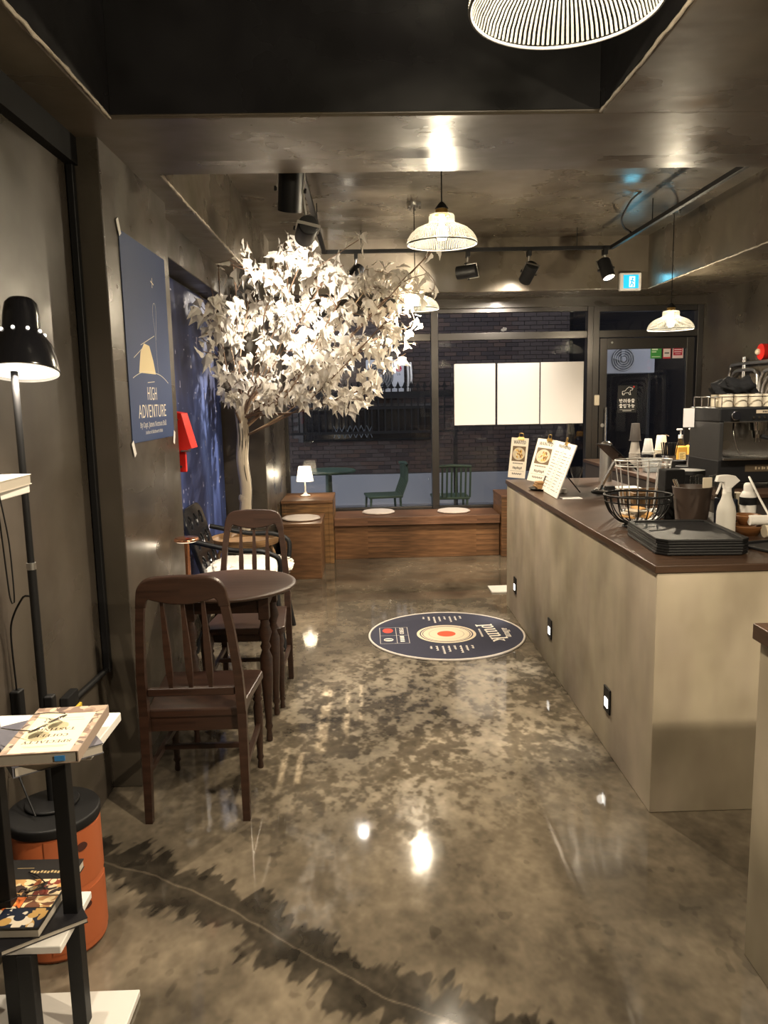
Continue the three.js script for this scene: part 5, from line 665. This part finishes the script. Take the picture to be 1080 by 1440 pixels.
  const gz = part(e, 'pressure_gauge', cyl(0.032, 0.032, 0.02, 0, 0, 0, 28).rotateX(Math.PI / 2).translate(0.125, 0.275, -0.188), M.chrome); part(gz, 'gauge_dial', new THREE.CircleGeometry(0.027, 28).translate(0.125, 0.275, -0.1775), mat(0xffffff, 0.5, { map: canvasTex(96, 96, (g) => { g.fillStyle = '#cfc8b8'; g.fillRect(0, 0, 96, 96); g.strokeStyle = '#2a2824'; g.lineWidth = 4; g.beginPath(); g.arc(48, 48, 34, 2.3, 7.1); g.stroke(); g.beginPath(); g.moveTo(48, 48); g.lineTo(66, 28); g.stroke(); }) }));
  part(e, 'cup_rail', [tube([[0.02, 0.595, -0.02], [W - 0.02, 0.595, -0.02]], 0.003, 4, 6), tube([[0.02, 0.595, -0.02], [0.02, 0.595, -0.44]], 0.003, 4, 6), ...[[0.02, -0.02], [0.02, -0.12], [0.02, -0.22], [0.02, -0.32], [0.02, -0.44], [W - 0.02, -0.02]].map(([x, z]) => bar([x, 0.527, z], [x, 0.595, z], 0.003, 6))], M.chrome);
  for (let k = 0; k < 7; k++) { const back = k >= 4, x = 2.27 + 0.075 + (back ? k - 4 : k) * 0.095, z = -4.92 - (back ? 0.2 : 0.085), c = thing('coffee_mug', back ? 'cream coffee mug in the rear row on the machine' : 'cream coffee mug in the front row on the machine', 'mug', [x, HT + 0.5275, z], 0, back ? 'rear row of mugs on the machine' : 'front row of mugs on the machine'); part(c, 'cup', lathe([[0, 0], [0.04, 0], [0.043, 0.004], [0.043, 0.082], [0.040, 0.083], [0.038, 0.01], [0, 0.008]], 28), M.cream); part(c, 'handle', new THREE.TorusGeometry(0.022, 0.005, 8, 20).translate(0.046, 0.042, 0.0), mat(L(0.10, 0.055, 0.03), 0.4)); }
  const cg = new THREE.SphereGeometry(1, 36, 20), cp = cg.attributes.position; for (let i = 0; i < cp.count; i++) { const x = cp.getX(i), y = cp.getY(i), z = cp.getZ(i), k = 1 + 0.6 * (fbm(x * 3.4 + 30, z * 3.4 + y * 3 + 30, 64, 4) - 0.5) * 2; cp.setXYZ(i, x * 0.145 * k, Math.max(-0.02, y * 0.085 * k), z * 0.12 * k); } cg.computeVertexNormals();
  solo('black_cloth', cg.translate(2.27 + 0.19, HT + 0.615 + 0.02, -4.92 - 0.2), M.blackMatte, 'crumpled black cloth heaped on the cream mugs', 'cloth');
  solo('white_card', rbox(0.075, 0.13, 0.01, 2.231, HT + 0.455, -5.30, 0.002).translate(0, 0, 0), M.paper, 'white card hung beside the espresso machine', 'card');
  const tp = thing('tamper', 'chrome tamper standing in front of the machine', 'tamper', [2.62, HT, -4.78]); part(tp, 'base', cyl(0.029, 0.029, 0.02, 0, 0, 0, 24), M.chrome); part(tp, 'handle', lathe([[0.01, 0.02], [0.008, 0.05], [0.018, 0.075], [0.016, 0.09], [0, 0.095]], 20), M.chrome);
}
{ // right wall: nested tube rack and alarm bell
  const r = thing('tube_rack', 'rack of nested bent metal tubes on the wall behind the machine', 'rack', [3.50, 0, 0]);
  const arch = (zl, zr, y, rad) => tube([[0, 1.1, zl], [0, y - rad, zl], [0, y - rad * 0.3, zl + rad * 0.3], [0, y, zl + rad], [0, y, zr - rad], [0, y - rad * 0.3, zr - rad * 0.3], [0, y - rad, zr], [0, 1.1, zr]], 0.016, 70, 8);
  part(r, 'tube', arch(-7.42, -5.4, 1.86, 0.14), M.brushed); part(r, 'tube', arch(-7.36, -6.88, 1.80, 0.10), M.brushed);
  for (let k = 0; k < 6; k++) part(r, 'tube', arch(-6.84 + k * 0.06, -5.7 - k * 0.06, 1.79 - k * 0.055, 0.16), M.brushed);
  part(r, 'clamp', [cyl(0.012, 0.012, 0.20, 0.0, 1.72, -7.15, 12), cyl(0.012, 0.012, 0.20, 0.0, 1.72, -7.12, 12)], M.steel);
  for (const z of [-7.42, -5.4]) part(r, 'bracket', box(0.03, 0.03, 0.03, 0.033, 1.2, z), M.steel);
  const b = thing('alarm_bell', 'red alarm button unit high on the side wall', 'alarm', [3.55, 1.95, -6.85]); part(b, 'case', cyl(0.07, 0.07, 0.05, 0, 0, 0, 32).rotateZ(Math.PI / 2).translate(0, 0, 0), M.red); part(b, 'lens', new THREE.SphereGeometry(0.028, 16, 10).translate(-0.055, 0.0, -0.03), M.cream);
}
{ // rear wall, mirrored faintly in the shop window
  const p = thing('picture_frame', 'pale framed triptych picture on the rear wall', 'picture', [1.85, 1.45, 3.19]); part(p, 'frame', [rbox(0.9, 0.05, 0.03, 0, 0.30, -0.015), rbox(0.9, 0.05, 0.03, 0, -0.30, -0.015), rbox(0.05, 0.6, 0.03, -0.43, 0, -0.015), rbox(0.05, 0.6, 0.03, 0.43, 0, -0.015)], M.white); part(p, 'picture', new THREE.PlaneGeometry(0.82, 0.56).rotateY(Math.PI).translate(0, 0, -0.012), mat(0xffffff, 0.6, { map: canvasTex(256, 176, (g) => { g.fillStyle = '#c8c4bc'; g.fillRect(0, 0, 256, 176); g.fillStyle = '#55524e'; g.fillRect(20, 20, 60, 136); g.fillRect(98, 20, 60, 136); g.fillRect(176, 20, 60, 136); }) }));
  const c = thing('chalkboard', 'chalkboard with chalk lettering on the rear wall', 'chalkboard', [2.75, 1.35, 3.19]); part(c, 'board', rbox(0.8, 1.1, 0.03, 0, 0, -0.015), M.blackMatte); part(c, 'chalk', new THREE.PlaneGeometry(0.74, 1.04).rotateY(Math.PI).translate(0, 0, -0.031), mat(0xffffff, 0.8, { map: canvasTex(256, 360, (g) => { g.fillStyle = '#1c1e22'; g.fillRect(0, 0, 256, 360); g.fillStyle = '#aab0b4';  for (let i = 0; i < 9; i++) { g.fillRect(24, 76 + i * 30, 90 + (i * 31) % 50, 3); g.fillRect(196, 76 + i * 30, 36, 3); } }) }));
}
renderer.render(scene, camera);
